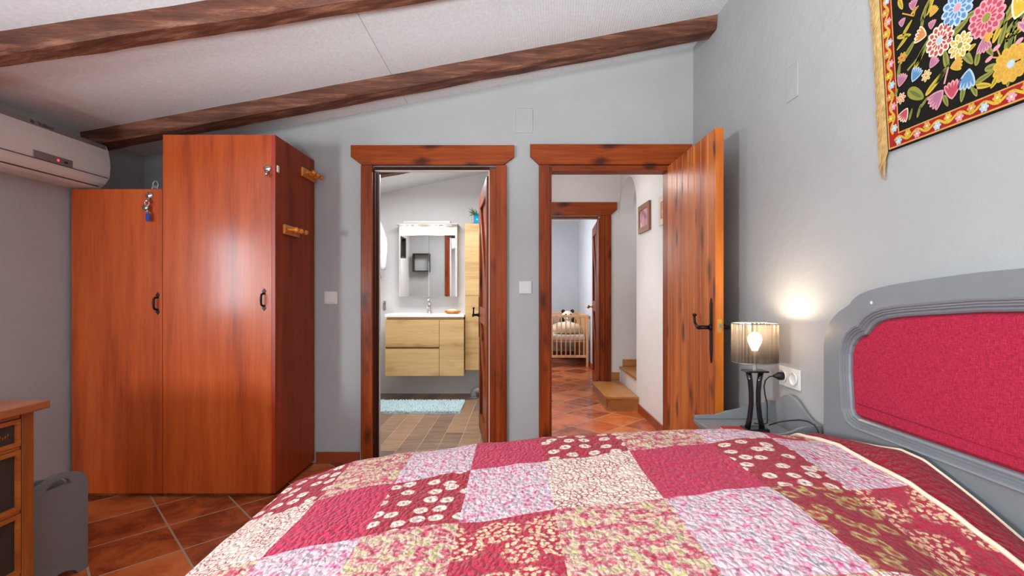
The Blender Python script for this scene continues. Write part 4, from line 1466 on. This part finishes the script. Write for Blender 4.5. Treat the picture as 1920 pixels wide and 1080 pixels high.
def daisy(c, r_, petals, cols, layer=3):
    o_, i_, m_ = cols
    for k in range(petals):
        a = 2 * PI * k / petals
        pc = (c[0] - r_ * .62 * math.cos(a), c[1] + r_ * .62 * math.sin(a))
        tq(emb, o_, ell(pc, r_ * .42, r_ * .26, a), layer + .1 * (k % 2))
        tq(emb, i_, ell(pc, r_ * .30, r_ * .14, a), layer + .5)
    for k in range(petals):
        a = 2 * PI * (k + .5) / petals
        pc = (c[0] - r_ * .42 * math.cos(a), c[1] + r_ * .42 * math.sin(a))
        tq(emb, o_, ell(pc, r_ * .26, r_ * .15, a), layer + .8 + .1 * (k % 2))
        tq(emb, i_, ell(pc, r_ * .15, r_ * .07, a), layer + 1.1)
    tq(emb, m_, ell(c, r_ * .22, r_ * .22, 0), layer + 1.4)


def tulip(c, r_, ang_, cols, layer=3):
    o_, i_ = cols
    for k, da in enumerate((-.55, -.28, .28, .55, 0)):
        a = ang_ + da
        pc = (c[0] - r_ * .5 * math.cos(a), c[1] + r_ * .5 * math.sin(a))
        tq(emb, o_, ell(pc, r_ * .62, r_ * .2, a), layer + .1 * k)
        tq(emb, i_, ell(pc, r_ * .5, r_ * .09, a), layer + .7 + .1 * k)


def tleaf(c, L, w, ang_, cols=('green', 'dgreen'), layer=1.5):
    tq(emb, cols[0], ell(c, L, w, ang_, 16, .6), layer)
    tq(emb, cols[1], ell(c, L * .8, w * .25, ang_, 10), layer + .4)


def stem(pts, w, name='green', layer=1.3):
    for p, q_ in zip(pts, pts[1:]):
        p, q_ = Vector(p), Vector(q_); d = (q_ - p).normalized(); n_ = Vector((d.y, -d.x)) * w
        tq(emb, name, [p + n_, q_ + n_, q_ - n_, p - n_], layer)


# border vine
def vine(p0, p1, n_, nrm):
    p0, p1 = Vector(p0), Vector(p1); nrm = Vector(nrm)
    pts = [p0.lerp(p1, k / 90) + nrm * .009 * math.sin(n_ * PI * k / 90) for k in range(91)]
    stem(pts, .0036, 'mustard', 2)
    for k in range(n_):
        c = p0.lerp(p1, (k + .5) / n_) - nrm * .006 * math.sin(n_ * PI * (k + .5) / n_)
        kind = ('lblue', 'mustard', 'pink', 'gold')[k % 4]
        for q_ in range(6):
            a = q_ * PI / 3
            tq(emb, kind, ell((c[0] + .0075 * math.cos(a), c[1] + .0075 * math.sin(a)), .006, .0045, -a + PI), 2.4 + .05 * q_)
        tq(emb, 'cream' if kind != 'cream' else 'rose', ell(c, .0035, .0035, 0, 8), 3)


vine((tyL - .028, tzB + .0275), (tyR + .03, tzB + .0275), 32, (0, 1))
vine((tyL - .027 + lean(tzB + .05), tzB + .05), (tyL - .027 + lean(tzT - .03), tzT - .03), 20, (1, 0))
vine((tyR + .028, tzB + .05), (tyR + .028, tzT - .03), 20, (1, 0))
DEG = PI / 180
# leaves and stems (enlarged-photo coordinates, angle in wall plane: 0 = toward the right of the picture)
for X, Y, L, w, a in [(310, 215, .030, .009, -20), (330, 165, .024, .008, 40), (300, 255, .026, .008, -150), (340, 300, .034, .011, 40), (420, 310, .04, .012, 50), (400, 350, .035, .010, 55), (280, 420, .024, .008, 80), (440, 60, .032, .012, 60), (640, 165, .03, .013, 20), (720, 80, .02, .010, 0),
                      (560, 350, .028, .012, 100), (690, 340, .030, .013, -60), (500, 490, .044, .012, 35), (540, 440, .03, .009, 40), (380, 560, .038, .022, -40), (430, 610, .02, .006, 40), (350, 680, .018, .006, 70), (400, 660, .02, .006, 70), (560, 600, .020, .009, -70), (660, 560, .022, .010, -100), (730, 535, .022, .010, -70),
                      (780, 510, .026, .010, -20), (790, 460, .026, .010, 10), (750, 340, .022, .010, 80), (820, 300, .020, .009, -60), (840, 400, .022, .012, -10), (860, 475, .022, .010, -130), (930, 470, .02, .009, -90), (940, 250, .024, .015, 80), (880, 170, .034, .010, 60), (900, 200, .030, .010, 70), (960, 40, .05, .012, 50), (990, 180, .03, .010, 0),
                      (470, 25, .03, .010, 60), (375, 60, .016, .006, 20), (290, 25, .022, .011, -70), (420, 130, .022, .007, 80), (700, 290, .02, .010, 10), (265, 550, .012, .006, 60), (960, 210, .02, .008, 20), (1000, 110, .03, .010, 60)]:
    tleaf(tp_(X, Y), L, w, a * DEG, ('green', 'dgreen') if (X + Y) % 3 else ('mustard', 'green'))
stem([tp_(330, 420), tp_(450, 280), tp_(460, 210)], .0035, 'green'); stem([tp_(550, 500), tp_(575, 400)], .003, 'pink'); stem([tp_(830, 190), tp_(900, 140), tp_(1000, 60)], .003, 'gold')
stem([tp_(820, 340), tp_(890, 345), tp_(865, 290)], .002, 'gold'); stem([tp_(300, 80), tp_(370, 95), tp_(380, 40)], .002, 'gold')
daisy(tp_(632, 45), .050, 12, ('lblue', 'blue', 'pink'))
daisy(tp_(525, 240), .046, 13, ('cream', 'rose', 'lblue'))
daisy(tp_(805, 105), .050, 14, ('pink', 'rose', 'green'))
daisy(tp_(648, 270), .036, 10, ('cream', 'mustard', 'green'))
daisy(tp_(952, 380), .046, 13, ('mustard', 'gold', 'lblue'))
tulip(tp_(790, 230), .034, -90 * DEG, ('pink', 'mauve')); tulip(tp_(800, 205), .022, -60 * DEG, ('mustard', 'gold'), 4)
tulip(tp_(440, 210), .038, 150 * DEG, ('cream', 'orange'))
tulip(tp_(300, 155), .022, 90 * DEG, ('pink', 'mauve')); tulip(tp_(365, 55), .028, 85 * DEG, ('pink', 'mauve')); tulip(tp_(475, 170), .022, 80 * DEG, ('pink', 'mauve'))
tulip(tp_(285, 510), .034, 65 * DEG, ('pink', 'mauve')); tulip(tp_(365, 480), .036, 55 * DEG, ('lblue', 'blue'))
tulip(tp_(470, 400), .028, 45 * DEG, ('pink', 'mauve')); tulip(tp_(595, 400), .032, 0, ('mustard', 'gold')); tulip(tp_(470, 95), .026, 45 * DEG, ('mustard', 'gold'))
tulip(tp_(600, 580), .044, 88 * DEG, ('pink', 'rose')); tulip(tp_(540, 545), .046, 215 * DEG, ('pink', 'mauve'))
tulip(tp_(700, 420), .046, 255 * DEG, ('lblue', 'blue')); tulip(tp_(330, 650), .036, 230 * DEG, ('cream', 'rose')); tulip(tp_(980, 100), .05, 60 * DEG, ('cream', 'mustard'))
for X, Y, cc in [(300, 345, ('mustard', 'orange', 'rose')), (295, 585, ('cream', 'orange', 'gold')), (445, 450, ('cream', 'mustard', 'orange'))]: daisy(tp_(X, Y), .018, 7, cc)
for X, Y in [(820, 352), (865, 285), (1000, 245)]: tq(emb, 'pink', ell(tp_(X, Y), .011, .006, 20 * DEG), 3)
# the same scheme carries on over the rest of the cloth, out of frame
rnd = random.Random(3)
pal = [('lblue', 'blue', 'pink'), ('cream', 'rose', 'lblue'), ('pink', 'rose', 'green'), ('mustard', 'gold', 'lblue')]
placed = []
for _ in range(400):
    c = (rnd.uniform(tyR + .1, tyL - .1), rnd.uniform(tzB + .1, tzT - .1))
    v_py = VY - (c[1] - H) * F / c[0]; v_px = VX + TX * F / c[0]
    if v_px < 1935 and v_py > -12: continue
    if any((c[0] - q_[0]) ** 2 + (c[1] - q_[1]) ** 2 < .105 ** 2 for q_ in placed): continue
    placed.append(c)
    k = rnd.random()
    for q_ in range(3): tleaf((c[0] + rnd.uniform(-.05, .05), c[1] + rnd.uniform(-.05, .05)), .035, .012, rnd.uniform(0, 6.28))
    if k < .6: daisy(c, rnd.uniform(.036, .05), 12, rnd.choice(pal))
    else: tulip(c, .045, rnd.uniform(0, 6.28), rnd.choice((('pink', 'mauve'), ('lblue', 'blue'), ('mustard', 'gold'))))
    if len(placed) > 60: break
emb.build('embroidery', [tapm[k_] for k_ in TN], tap)
# fringe on the left edge: hanging strands
b = MB()
rn = random.Random(5)
for k in range(210):
    z = tzB + .0 + (tzT - tzB - .02) * k / 209
    y = tyL + lean(z) + .001
    L = rn.uniform(.06, .10)
    sp = rn.uniform(.012, .034)
    pts = [(TX - .002, y, z + .006), (TX - .006 + rn.uniform(-.002, .002), y + sp * .7, z - L * .25), (TX - .005, y + sp + rn.uniform(-.004, .004), z - L * .65), (TX - .004, y + sp * .85 + rn.uniform(-.006, .004), z - L)]
    b.tube(pts, [.0018, .0028, .0026, .001], 5)
b.build('fringe', M['fringe'], tap)

# ================================================================== BATHROOM
vy = 5.2
vx0, vx1 = P(722, 0, vy).x, P(869.5, 0, vy).x
vzt, vzb = .945, P(0, 705, vy).z
van = thing('vanity_unit', ((vx0 + vx1) / 2, 5.4, vzb), 'wall-hung light oak vanity with two drawers, a side door and white basin top', 'vanity')
b = MB(); b.box(vx0 + .004, vy + .02, vzb, vx1 - .004, YI - .001, vzt - .055); b.box(vx0 + .01, vy + .03, vzt - .055, vx1 - .01, YI - .002, vzt - .0305); b.build('carcass', M['oak'], van)
zb1, zt1 = P(0, 650.5, vy).z, P(0, 600, vy).z
zb2, zt2 = vzb, P(0, 654.5, vy).z
xs = P(823.5, 0, vy).x
for za, zb in ((zb1, zt1), (zb2, zt2)):
    b = MB(); b.box(vx0, vy, za, xs - .002, vy + .019, zb, .0015, 1); b.build('drawer', M['oak'], van)
b = MB(); b.box(xs + .002, vy, zb2, vx1, vy + .019, zt1, .0015, 1); b.build('door', M['oak'], van)
b = MB(); b.box(vx0 + .004, vy + .008, zt2 + .0005, xs - .004, vy + .0195, zb1 - .0005); b.build('finger_gap', M['oak_dark'], van)
b = MB(); b.box(vx0 - .005, vy - .008, vzt - .030, vx1 + .003, YI - .001, vzt, .004)
ba = b.build('basin_top', M['ceramic'], van)
b = MB(); b.ring_prism([(-1.17 + .26 * math.cos(a), 5.40 + .17 * math.sin(a)) for a in [2 * PI * q / 40 for q in range(40)]], [(-1.17 + .235 * math.cos(a), 5.40 + .15 * math.sin(a)) for a in [2 * PI * q / 40 for q in range(40)]], 'z', vzt - .001, vzt + .004); b.build('basin_rim', M['ceramic'], ba)
# tap
tc = P(804, 0, 5.55)
tpn = thing('basin_tap', (tc.x, 5.58, vzt), 'chrome mixer tap standing on the white basin top', 'tap')
b = MB(); b.lathe([(.026, .0005), (.024, .006), (.02, .01), (.02, .10), (.022, .105)], (tc.x, 5.585, vzt), 'z', 20); b.tube([(tc.x, 5.585, vzt + .085), (tc.x, 5.53, vzt + .078), (tc.x, 5.47, vzt + .066)], [.014, .013, .012], 12); b.build('body', M['chrome'], tpn)
b = MB(); b.lathe([(.021, .1055), (.021, .12), (.012, .128)], (tc.x, 5.585, vzt), 'z', 20); b.tube([(tc.x, 5.585, vzt + .122), (tc.x, 5.545, vzt + .142), (tc.x, 5.51, vzt + .155)], [.008, .008, .006], 10, sx=1.6); b.build('lever', M['chrome'], tpn)
# soap dish
dc = P(848.5, 0, 5.45)
sd = thing('soap_dish', (dc.x, 5.45, vzt), 'oval wooden soap dish on the right of the basin top', 'soap dish')
b = MB(); b.lathe([(.06, .001), (.088, .012), (.092, .03), (.086, .03), (.07, .016), (.001, .014)], (dc.x, 5.45, vzt), 'z', 28, 1, .55); b.build('dish', M['peg'], sd)
b = MB(); b.ball((dc.x, 5.45, vzt + .033), .03, 2.1, 1, .55, 16); b.build('soap', M['cream_cushion'], sd)

# mirror cabinet with lights
my = 5.50
mx0, mx1 = P(748, 0, my).x, P(857, 0, my).x
mz0, mz1 = P(0, 556, my).z, P(0, 420, my).z
mc = thing('mirror_cabinet', ((mx0 + mx1) / 2, 5.6, mz0), 'white bathroom mirror cabinet with two small spotlights above the basin', 'mirror cabinet')
mzm = P(0, 441, my).z
b = MB(); b.box(mx0, my + .02, mz0, mx1, YI - .002, mz1 - .012); b.box(mx0, my + .006, mzm, mx1, my + .0195, mz1 - .012)
b.box(mx0, my + .004, mz0, mx0 + .016, my + .0195, mzm - .0005); b.box(mx1 - .022, my + .004, mz0, mx1, my + .0195, mzm - .0005); b.build('cabinet', M['ac_white'], mc)
xm = P(804, 0, my).x
for a, c in ((mx0 + .017, xm - .001), (xm + .001, mx1 - .023)):
    b = MB(); b.box(a, my + .004, mz0, c, my + .018, mzm - .001, .001, 1); b.build('mirror_door', M['mirror'], mc)
b = MB(); b.box(mx0 - .03, my - .06, mz1 - .0115, mx1 + .015, YI - .002, mz1, .003); b.box(mx0 + .06, my - .06, mz1 + .0005, mx1 - .07, my + .06, mz1 + .028, .004); can = b.build('canopy', M['ac_white'], mc)
for px_ in (768, 822):
    c = P(px_, 0, my - .02)
    b = MB(); b.lathe([(.030, -.022), (.032, -.0005)], (c.x, my - .025, mz1 - .0115), 'z', 20); b.build('spotlight', M['chrome'], can)
    b = MB(); b.lathe([(.001, -.0245), (.026, -.0245), (.026, -.0225)], (c.x, my - .025, mz1 - .0115), 'z', 20); b.build('lens', M['spot'], can)
b = MB(); b.box(P(834, 0, my).x, my - .05, mz1 - .022, P(848, 0, my).x, my - .035, mz1 - .0125, .002, 1); b.build('switch', M['steel'], can)

# tall cabinet
ty = 5.3
tx0, tx1 = P(872, 0, ty).x, -.16
tz0, tz1 = P(0, 694, ty).z, P(0, 419, ty).z
tb = thing('tall_cabinet', ((tx0 + tx1) / 2, 5.45, tz0), 'tall narrow light oak wall cabinet to the right of the vanity', 'cabinet')
b = MB(); b.box(tx0, ty + .02, tz0, tx1, YI - .001, tz1); b.build('carcass', M['oak'], tb)
zs_ = [tz0, P(0, 554.5, ty).z, tz1]
for za, zb in zip(zs_, zs_[1:]):
    b = MB(); b.box(tx0, ty, za + .0015, tx1, ty + .019, zb - .0015, .001, 1); b.build('door', M['oak'], tb)
# blue mug with a plant
mcx = P(896.5, 0, 5.42).x
mgz = tz1
mg = thing('potted_plant', (mcx, 5.42, mgz), 'spiky green plant in a turquoise pot on top of the tall bathroom cabinet', 'plant')
b = MB(); b.lathe([(.044, .0005), (.048, .004), (.05, .12), (.047, .12), (.044, .105), (.001, .105)], (mcx, 5.42, mgz), 'z', 24); pot = b.build('pot', M['blue_glaze'], mg)
b = MB(); b.tube([(mcx - .048, 5.40, mgz + .105), (mcx - .075, 5.39, mgz + .10), (mcx - .088, 5.39, mgz + .065), (mcx - .075, 5.39, mgz + .025), (mcx - .047, 5.40, mgz + .018)], .004, 8); b.build('handle', M['clear_grey'], pot)
b = MB(); rn = random.Random(11)
for k in range(46):
    a = rn.uniform(0, 2 * PI); L = rn.uniform(.07, .17); up_ = rn.uniform(.35, 1.0)
    p0 = Vector((mcx + .02 * math.cos(a), 5.42 + .02 * math.sin(a), mgz + .105))
    d = Vector((math.cos(a), math.sin(a), 0))
    pts = [p0 + d * L * t * (1.2 - up_ * .7) + Vector((0, 0, L * up_ * t - .09 * (1.15 - up_) * t * t)) for t in (0, .33, .66, 1)]
    b.tube([tuple(p) for p in pts], [.004, .0045, .0035, .0008], 5)
b.build('foliage', M['leaf'], mg)

# bath rug (thick pile)
b = MB(); rn = random.Random(4)
rx0, rx1, ry0, ry1 = -1.45, -.505, 4.70, 5.19
b.box(rx0, ry0, .001, rx1, ry1, .012)
rug = b.build('bath_rug', M['rug']); tag(rug, 'pale blue shaggy bath rug on the bathroom floor before the vanity', 'rug')
b = MB()
nx, ny = 78, 44
for i in range(nx):
    for j in range(ny):
        x = rx0 + (rx1 - rx0) * (i + .5 + rn.uniform(-.45, .45)) / nx; y = ry0 + (ry1 - ry0) * (j + .5 + rn.uniform(-.45, .45)) / ny
        a = rn.uniform(0, 2 * PI); h = rn.uniform(.014, .026); s = rn.uniform(.003, .012)
        c0 = (x, y, .0115); c1 = (x + s * math.cos(a), y + s * math.sin(a), .012 + h)
        b.tube([c0, tuple((u + w) / 2 + (0.002 if k == 2 else 0) for k, (u, w) in enumerate(zip(c0, c1))), c1], [.0055, .006, .003], 4)
pile = b.build('pile', M['rug'], rug); pile['kind'] = 'stuff'

# waste pipe and wall bits
b = MB(); pz = .085
pts = [(-.43, 5.42, .012), (-.43, 5.42, .03)] + [(-.43 + .045 * (1 - math.cos(a)), 5.42, .04 + .045 * math.sin(a)) for a in [k * PI / 16 for k in range(9)]] + [(-.30, 5.42, .085), (-.12, 5.42, .085)]
b.tube(pts, .038, 14); b.tube([(-.43, 5.42, .002), (-.43, 5.42, .014)], .046, 14)
tag(b.build('waste_pipe', M['pipe']), 'grey elbow pipe low on the bathroom floor beneath the tall cabinet', 'pipe')
q = P(721.5, 572, YI)
b = MB(); b.box(q.x - .014, YI - .02, q.z - .05, q.x + .014, YI, q.z + .05, .004); b.tube([(q.x, YI - .02, q.z + .02), (q.x, YI - .045, q.z + .01), (q.x, YI - .05, q.z + .03)], .005, 8)
tag(b.build('towel_hook', M['steel']), 'small steel towel hook on the bathroom wall left of the vanity', 'hook')
# robe on left wall and pegs
hx_, hyy = -1.6, 5.42
for z_, lb in ((P(0, 450, 5.42).z, 'wooden wall peg carrying the robe on the left bathroom wall'), (P(0, 520, 5.42).z, 'bare wooden wall peg below the robe on the left bathroom wall')):
    b = MB(); b.lathe([(.02, .0005), (.02, .01), (.012, .02), (.012, .10), (.02, .12), (.02, .13), (.001, .137)], (hx_, hyy, z_), 'x', 16)
    tag(b.build('wall_peg', M['peg']), lb, 'peg', 'pegs on the bathroom wall')
b = MB(); zt_ = P(0, 412, 5.42).z; zb_ = P(0, 505, 5.42).z
rings = []
nseg = 40
for k in range(15):
    t = k / 14
    z = zt_ + (zb_ - zt_) * t
    wx_ = .018 + .065 * min(1, t * 2.2) * (1 - .35 * max(0, t - .6)); wy_ = .02 + .12 * min(1, t * 1.6)
    ring = []
    for q_ in range(nseg):
        a = 2 * PI * q_ / nseg
        fold = 1 + .16 * math.sin(a * 7 + t * 2) * t
        ring.append(b.bm.verts.new((-1.482 + .02 * math.sin(t * 3) + wx_ * fold * math.cos(a), hyy - .06 - wy_ * .3 + wy_ * fold * math.sin(a), z + .012 * math.sin(a * 5) * t)))
    rings.append(ring)
for k, (A, B) in enumerate(zip(rings, rings[1:])):
    for q_ in range(nseg):
        b.mi = 1 if (q_ // 2) % 5 == 0 and k > 3 else 0
        b.face([A[q_], A[(q_ + 1) % nseg], B[(q_ + 1) % nseg], B[q_]], True)
b.face(rings[0][::-1]); b.face(rings[-1])
tag(b.build('bath_robe', [M['robe'], M['robe_blue']]), 'white and blue robe hanging at the left edge of the bathroom doorway', 'robe')
# black cube shelves (seen in the mirror)
def cube_shelf(c, w, h, d, facing, label):
    m = MB(); t = .016
    if facing == '+y':
        o_ = [(c[0] - w / 2, c[2]), (c[0] + w / 2, c[2]), (c[0] + w / 2, c[2] + h), (c[0] - w / 2, c[2] + h)]
        i_ = [(c[0] - w / 2 + t, c[2] + t), (c[0] + w / 2 - t, c[2] + t), (c[0] + w / 2 - t, c[2] + h - t), (c[0] - w / 2 + t, c[2] + h - t)]
        m.ring_prism(o_, i_, 'y', c[1] + .001, c[1] + d)
    else:
        o_ = [(c[1] - w / 2, c[2]), (c[1] + w / 2, c[2]), (c[1] + w / 2, c[2] + h), (c[1] - w / 2, c[2] + h)]
        i_ = [(c[1] - w / 2 + t, c[2] + t), (c[1] + w / 2 - t, c[2] + t), (c[1] + w / 2 - t, c[2] + h - t), (c[1] - w / 2 + t, c[2] + h - t)]
        m.ring_prism(o_, i_, 'x', c[0] + .001, c[0] + d)
    tag(m.build('cube_shelf', M['black_matt']), label, 'shelf', 'black cube shelves in the bathroom')


cube_shelf((-1.40, YB + BT, 1.5), .26, .28, .11, '+y', 'black square cube shelf reflected in the middle of the bathroom mirror')
cube_shelf((-1.6, 4.35, 1.66), .28, .28, .11, '+x', 'black cube shelf reflected at the left edge of the bathroom mirror')

# ================================================================== HALL + FAR ROOM
def picture(px0, px1, zt_, zb_, frame_m, art, label):
    y0 = F * XR / (px0 - VX); y1 = F * XR / (px1 - VX)
    o_ = thing('framed_picture', (XR, (y0 + y1) / 2, zb_), label, 'picture', 'pictures on the hall wall')
    t = .05
    O = [(y0, zb_), (y1, zb_), (y1, zt_), (y0, zt_)]
    I = [(y0 - t, zb_ + t), (y1 + t, zb_ + t), (y1 + t, zt_ - t), (y0 - t, zt_ - t)]
    m = MB(); m.ring_prism(O, I, 'x', XR - .022, XR - .001); m.build('frame', frame_m, o_)
    m = MB(); m.box(XR - .014, y1 + t + .0005, zb_ + t + .0005, XR - .002, y0 - t - .0005, zt_ - t - .0005); m.build('print', art, o_)


def art_mat(name, stops, sc):
    m_, nt, bs = new_mat(name); n_ = N(nt)
    no = n_.noise(n_.coord(), sc, 4, .6, .5)
    n_.link(n_.ramp(no.outputs['Fac'], stops), bs.inputs['Base Color']); bs.inputs['Roughness'].default_value = .4
    return m_


picture(1200.5, 1221, 2.02, 1.755, plain('tan_mount', srgb(140, 92, 62), .5), art_mat('pink_landscape', [(.35, srgb(120, 80, 110)[:3]), (.5, srgb(200, 140, 150)[:3]), (.65, srgb(226, 196, 190)[:3])], 9), 'brown framed picture with a pinkish print on the hall wall next to the arch')
picture(1239.5, 1275, 1.985, 1.745, plain('pale_frame', srgb(214, 200, 186), .5), art_mat('orange_landscape', [(.35, srgb(150, 60, 40)[:3]), (.5, srgb(206, 110, 70)[:3]), (.65, srgb(230, 170, 130)[:3])], 7), 'pale framed picture with orange print on the hall wall, half behind the open door')
# hall pendant
hl = P(1090, 326, 4.6)
pn = thing('pendant_lamp', (hl.x, 4.6, hl.z), 'white glowing hall ceiling lamp just visible at the top of the right doorway', 'lamp')
b = MB(); b.lathe([(.001, 0), (.05, .012), (.08, .045), (.085, .09), (.06, .14), (.02, .16)], (hl.x, 4.6, hl.z), 'z', 24); b.build('globe', M['globe'], pn)
b = MB(); b.tube([(hl.x, 4.6, hl.z + .1605), (hl.x, 4.6, ceil_z(hl.x) - .002)], .006, 8); b.build('rod', M['white_plastic'], pn)

# crib
cx0, cx1, cy0, cy1 = .565, 1.205, 7.6, 8.84
ct, cbm = .825, .15
crib = thing('crib', ((cx0 + cx1) / 2, (cy0 + cy1) / 2, 0), 'pale wooden slatted baby crib in the far room beyond the hall', 'crib')
for x in (cx0, cx1 - .035):
    for y in (cy0, cy1 - .035):
        b = MB(); b.box(x, y, 0, x + .035, y + .035, ct, .004); b.build('leg', M['crib'], crib)
for y in (cy0, cy1 - .035):
    for z in (ct - .04, cbm):
        b = MB(); b.box(cx0 + .0355, y + .005, z, cx1 - .0355, y + .03, z + .04, .004); b.build('rail', M['crib'], crib)
    n_ = 8
    for k in range(n_):
        x = cx0 + .035 + (cx1 - cx0 - .07) * (k + .5) / n_
        b = MB(); b.box(x - .009, y + .011, cbm + .0405, x + .009, y + .024, ct - .0405, .003); b.build('slat', M['crib'], crib)
for x in (cx0, cx1 - .035):
    for z in (ct - .04, cbm):
        b = MB(); b.box(x + .005, cy0 + .0355, z, x + .03, cy1 - .0355, z + .04, .004); b.build('rail', M['crib'], crib)
    for k in range(16):
        y = cy0 + .035 + (cy1 - cy0 - .07) * (k + .5) / 16
        b = MB(); b.box(x + .011, y - .009, cbm + .0405, x + .024, y + .009, ct - .0405, .003); b.build('slat', M['crib'], crib)
b = MB(); b.box(cx0 + .037, cy0 + .037, .395, cx1 - .037, cy1 - .037, .415); b.build('slatted_base', M['crib'], crib)
b = MB(); b.box(cx0 + .04, cy0 + .04, .4155, cx1 - .04, cy1 - .04, .505, .03, 3)
tag(b.build('crib_mattress', M['mattress']), 'white mattress lying in the pale wooden crib', 'mattress')
b = MB()
b.ball(((cx0 + cx1) / 2, 7.9, .595), .1, 2.6, 2.1, 1.02, 28)
for v in b.bm.verts:
    v.co.z = max(v.co.z, .508 + .0) + .008 * mnoise.noise(v.co * 9)
    if v.co.z < .506: v.co.z = .506
tag(b.build('cushion', M['cream_cushion']), 'big plump cream cushion at the near end of the crib', 'cushion')
# panda plush sitting behind cushion
pc = P(1064.5, 592, 8.28)
pa = thing('panda_plush', (pc.x, 8.28, .506), 'black and white panda soft toy sitting in the crib behind the cushion', 'soft toy')
zc = pc.z
b = MB(); b.ball((pc.x, 8.30, .63), .12, 1, .85, 1.0, 20); b.build('body', M['panda_white'], pa)
b = MB(); b.ball((pc.x, 8.28, zc - .005), .098, 1.05, .92, .92, 24); b.ball((pc.x, 8.20, zc - .035), .042, 1.1, .8, .8, 14); hd = b.build('head', M['panda_white'], pa)
b = MB()
for s in (-1, 1): b.ball((pc.x + s * .078, 8.285, zc + .075), .034, 1, .6, 1, 14)
b.build('ears', M['panda_black'], hd)
for s in (-1, 1):
    b = MB(); b.ball((pc.x + s * .04, 8.203, zc + .012), .021, 1, .5, 1.25, 12); b.build('eye_patch', M['panda_black'], hd)
b = MB(); b.ball((pc.x, 8.168, zc - .028), .012, 1.2, .7, .8, 10); b.build('nose', M['panda_black'], hd)
for s in (-1, 1):
    b = MB(); b.ball((pc.x + s * .10, 8.24, .68), .05, .85, .9, 1.7, 14); b.build('arm', M['panda_black'], pa)
    b = MB(); b.ball((pc.x + s * .075, 8.185, .557), .048, .9, 1.4, .9, 14); b.build('foot', M['panda_black'], pa)

# ================================================================== LIGHT
def area(name, loc, target, sx, sy, power, col=(1, 1, 1), spread=PI):
    l = bpy.data.lights.new(name, 'AREA')
    l.shape = 'RECTANGLE'; l.size = sx; l.size_y = sy; l.energy = power; l.color = col; l.spread = spread
    o = bpy.data.objects.new(name, l); COL.objects.link(o)
    o.location = loc
    o.rotation_euler = (Vector(target) - Vector(loc)).to_track_quat('-Z', 'Y').to_euler()
    return o


def point(name, loc, power, col, r=.03):
    l = bpy.data.lights.new(name, 'POINT'); l.energy = power; l.color = col; l.shadow_soft_size = r
    o = bpy.data.objects.new(name, l); COL.objects.link(o); o.location = loc
    return o


DAY = (.93, .985, 1.0)
area('daylight_left_window', (XL + .03, -1.05, 1.25), (1.1, 1.7, 1.2), .3, .42, 74, DAY)
area('daylight_dresser_window', (XL - .02, 1.07, 1.36), (0, 1.07, 1.3), .55, .66, 16, (.80, .90, 1.0))
area('rear_fill', (-.4, YN + .02, 1.5), (-.2, 3, 1.9), 2.1, 1.0, 22, (.80, .93, 1.0))  # soft fill added behind the camera, at the added wide window
area('ceiling_fill', (-.15, -1.0, .9), (-.1, .3, 2.65), .6, .4, 74, (.86, .965, 1.0), 1.5)  # unseen area light added behind the camera to brighten the ceiling
point('lamp_bulb', (lx, ly, nz + .452), 5, (1, .80, .58), .02)
area('bath_light', (-.85, 4.4, 2.28), (-.85, 4.5, 0), .8, .6, 29, (.96, .98, 1))
for px_ in (768, 822):
    c = P(px_, 0, my - .02)
    point('bath_spot', (c.x, my - .05, mz1 - .06), .7, (1, .88, .7), .02)
area('hall_light', (.5, 4.4, 2.5), (.5, 4.4, 0), .4, .5, 9, (1, .97, .93), 1.5)
point('pendant_bulb', (hl.x - .1, 4.5, hl.z - .1), 7, (1, .97, .93), .08)
area('hall_side_light', (.03, 4.4, 1.5), (1.2, 4.5, 1.2), .8, 1.2, 1, (1, .98, .97))  # weak area light onto the right hall wall; no window stands here
area('stair_window', (2.0, 5.15, 2.3), (1.2, 5.2, .3), .5, .5, 3, DAY)
area('far_room_window', (-.36, 7.4, 1.5), (1.2, 7.5, 1.0), 1.2, 1.2, 55, (.96, .98, 1))

w = bpy.data.worlds.new('world'); scene.world = w; w.use_nodes = True
bg = w.node_tree.nodes['Background']; bg.inputs[0].default_value = (.85, .92, 1, 1); bg.inputs[1].default_value = 1.0

cam = bpy.data.cameras.new('camera'); cam.sensor_width = 36; cam.lens = F / 1920 * 36
cam.shift_y = 7 / 1920; cam.clip_start = .02
co = bpy.data.objects.new('camera', cam); COL.objects.link(co)
co.location = (0, 0, H); co.rotation_euler = (PI / 2, 0, 0)
scene.camera = co
vs = scene.view_settings
vs.view_transform = 'Standard'; vs.look = 'None'; vs.gamma = 1; vs.use_curve_mapping = False
vs.exposure = .25
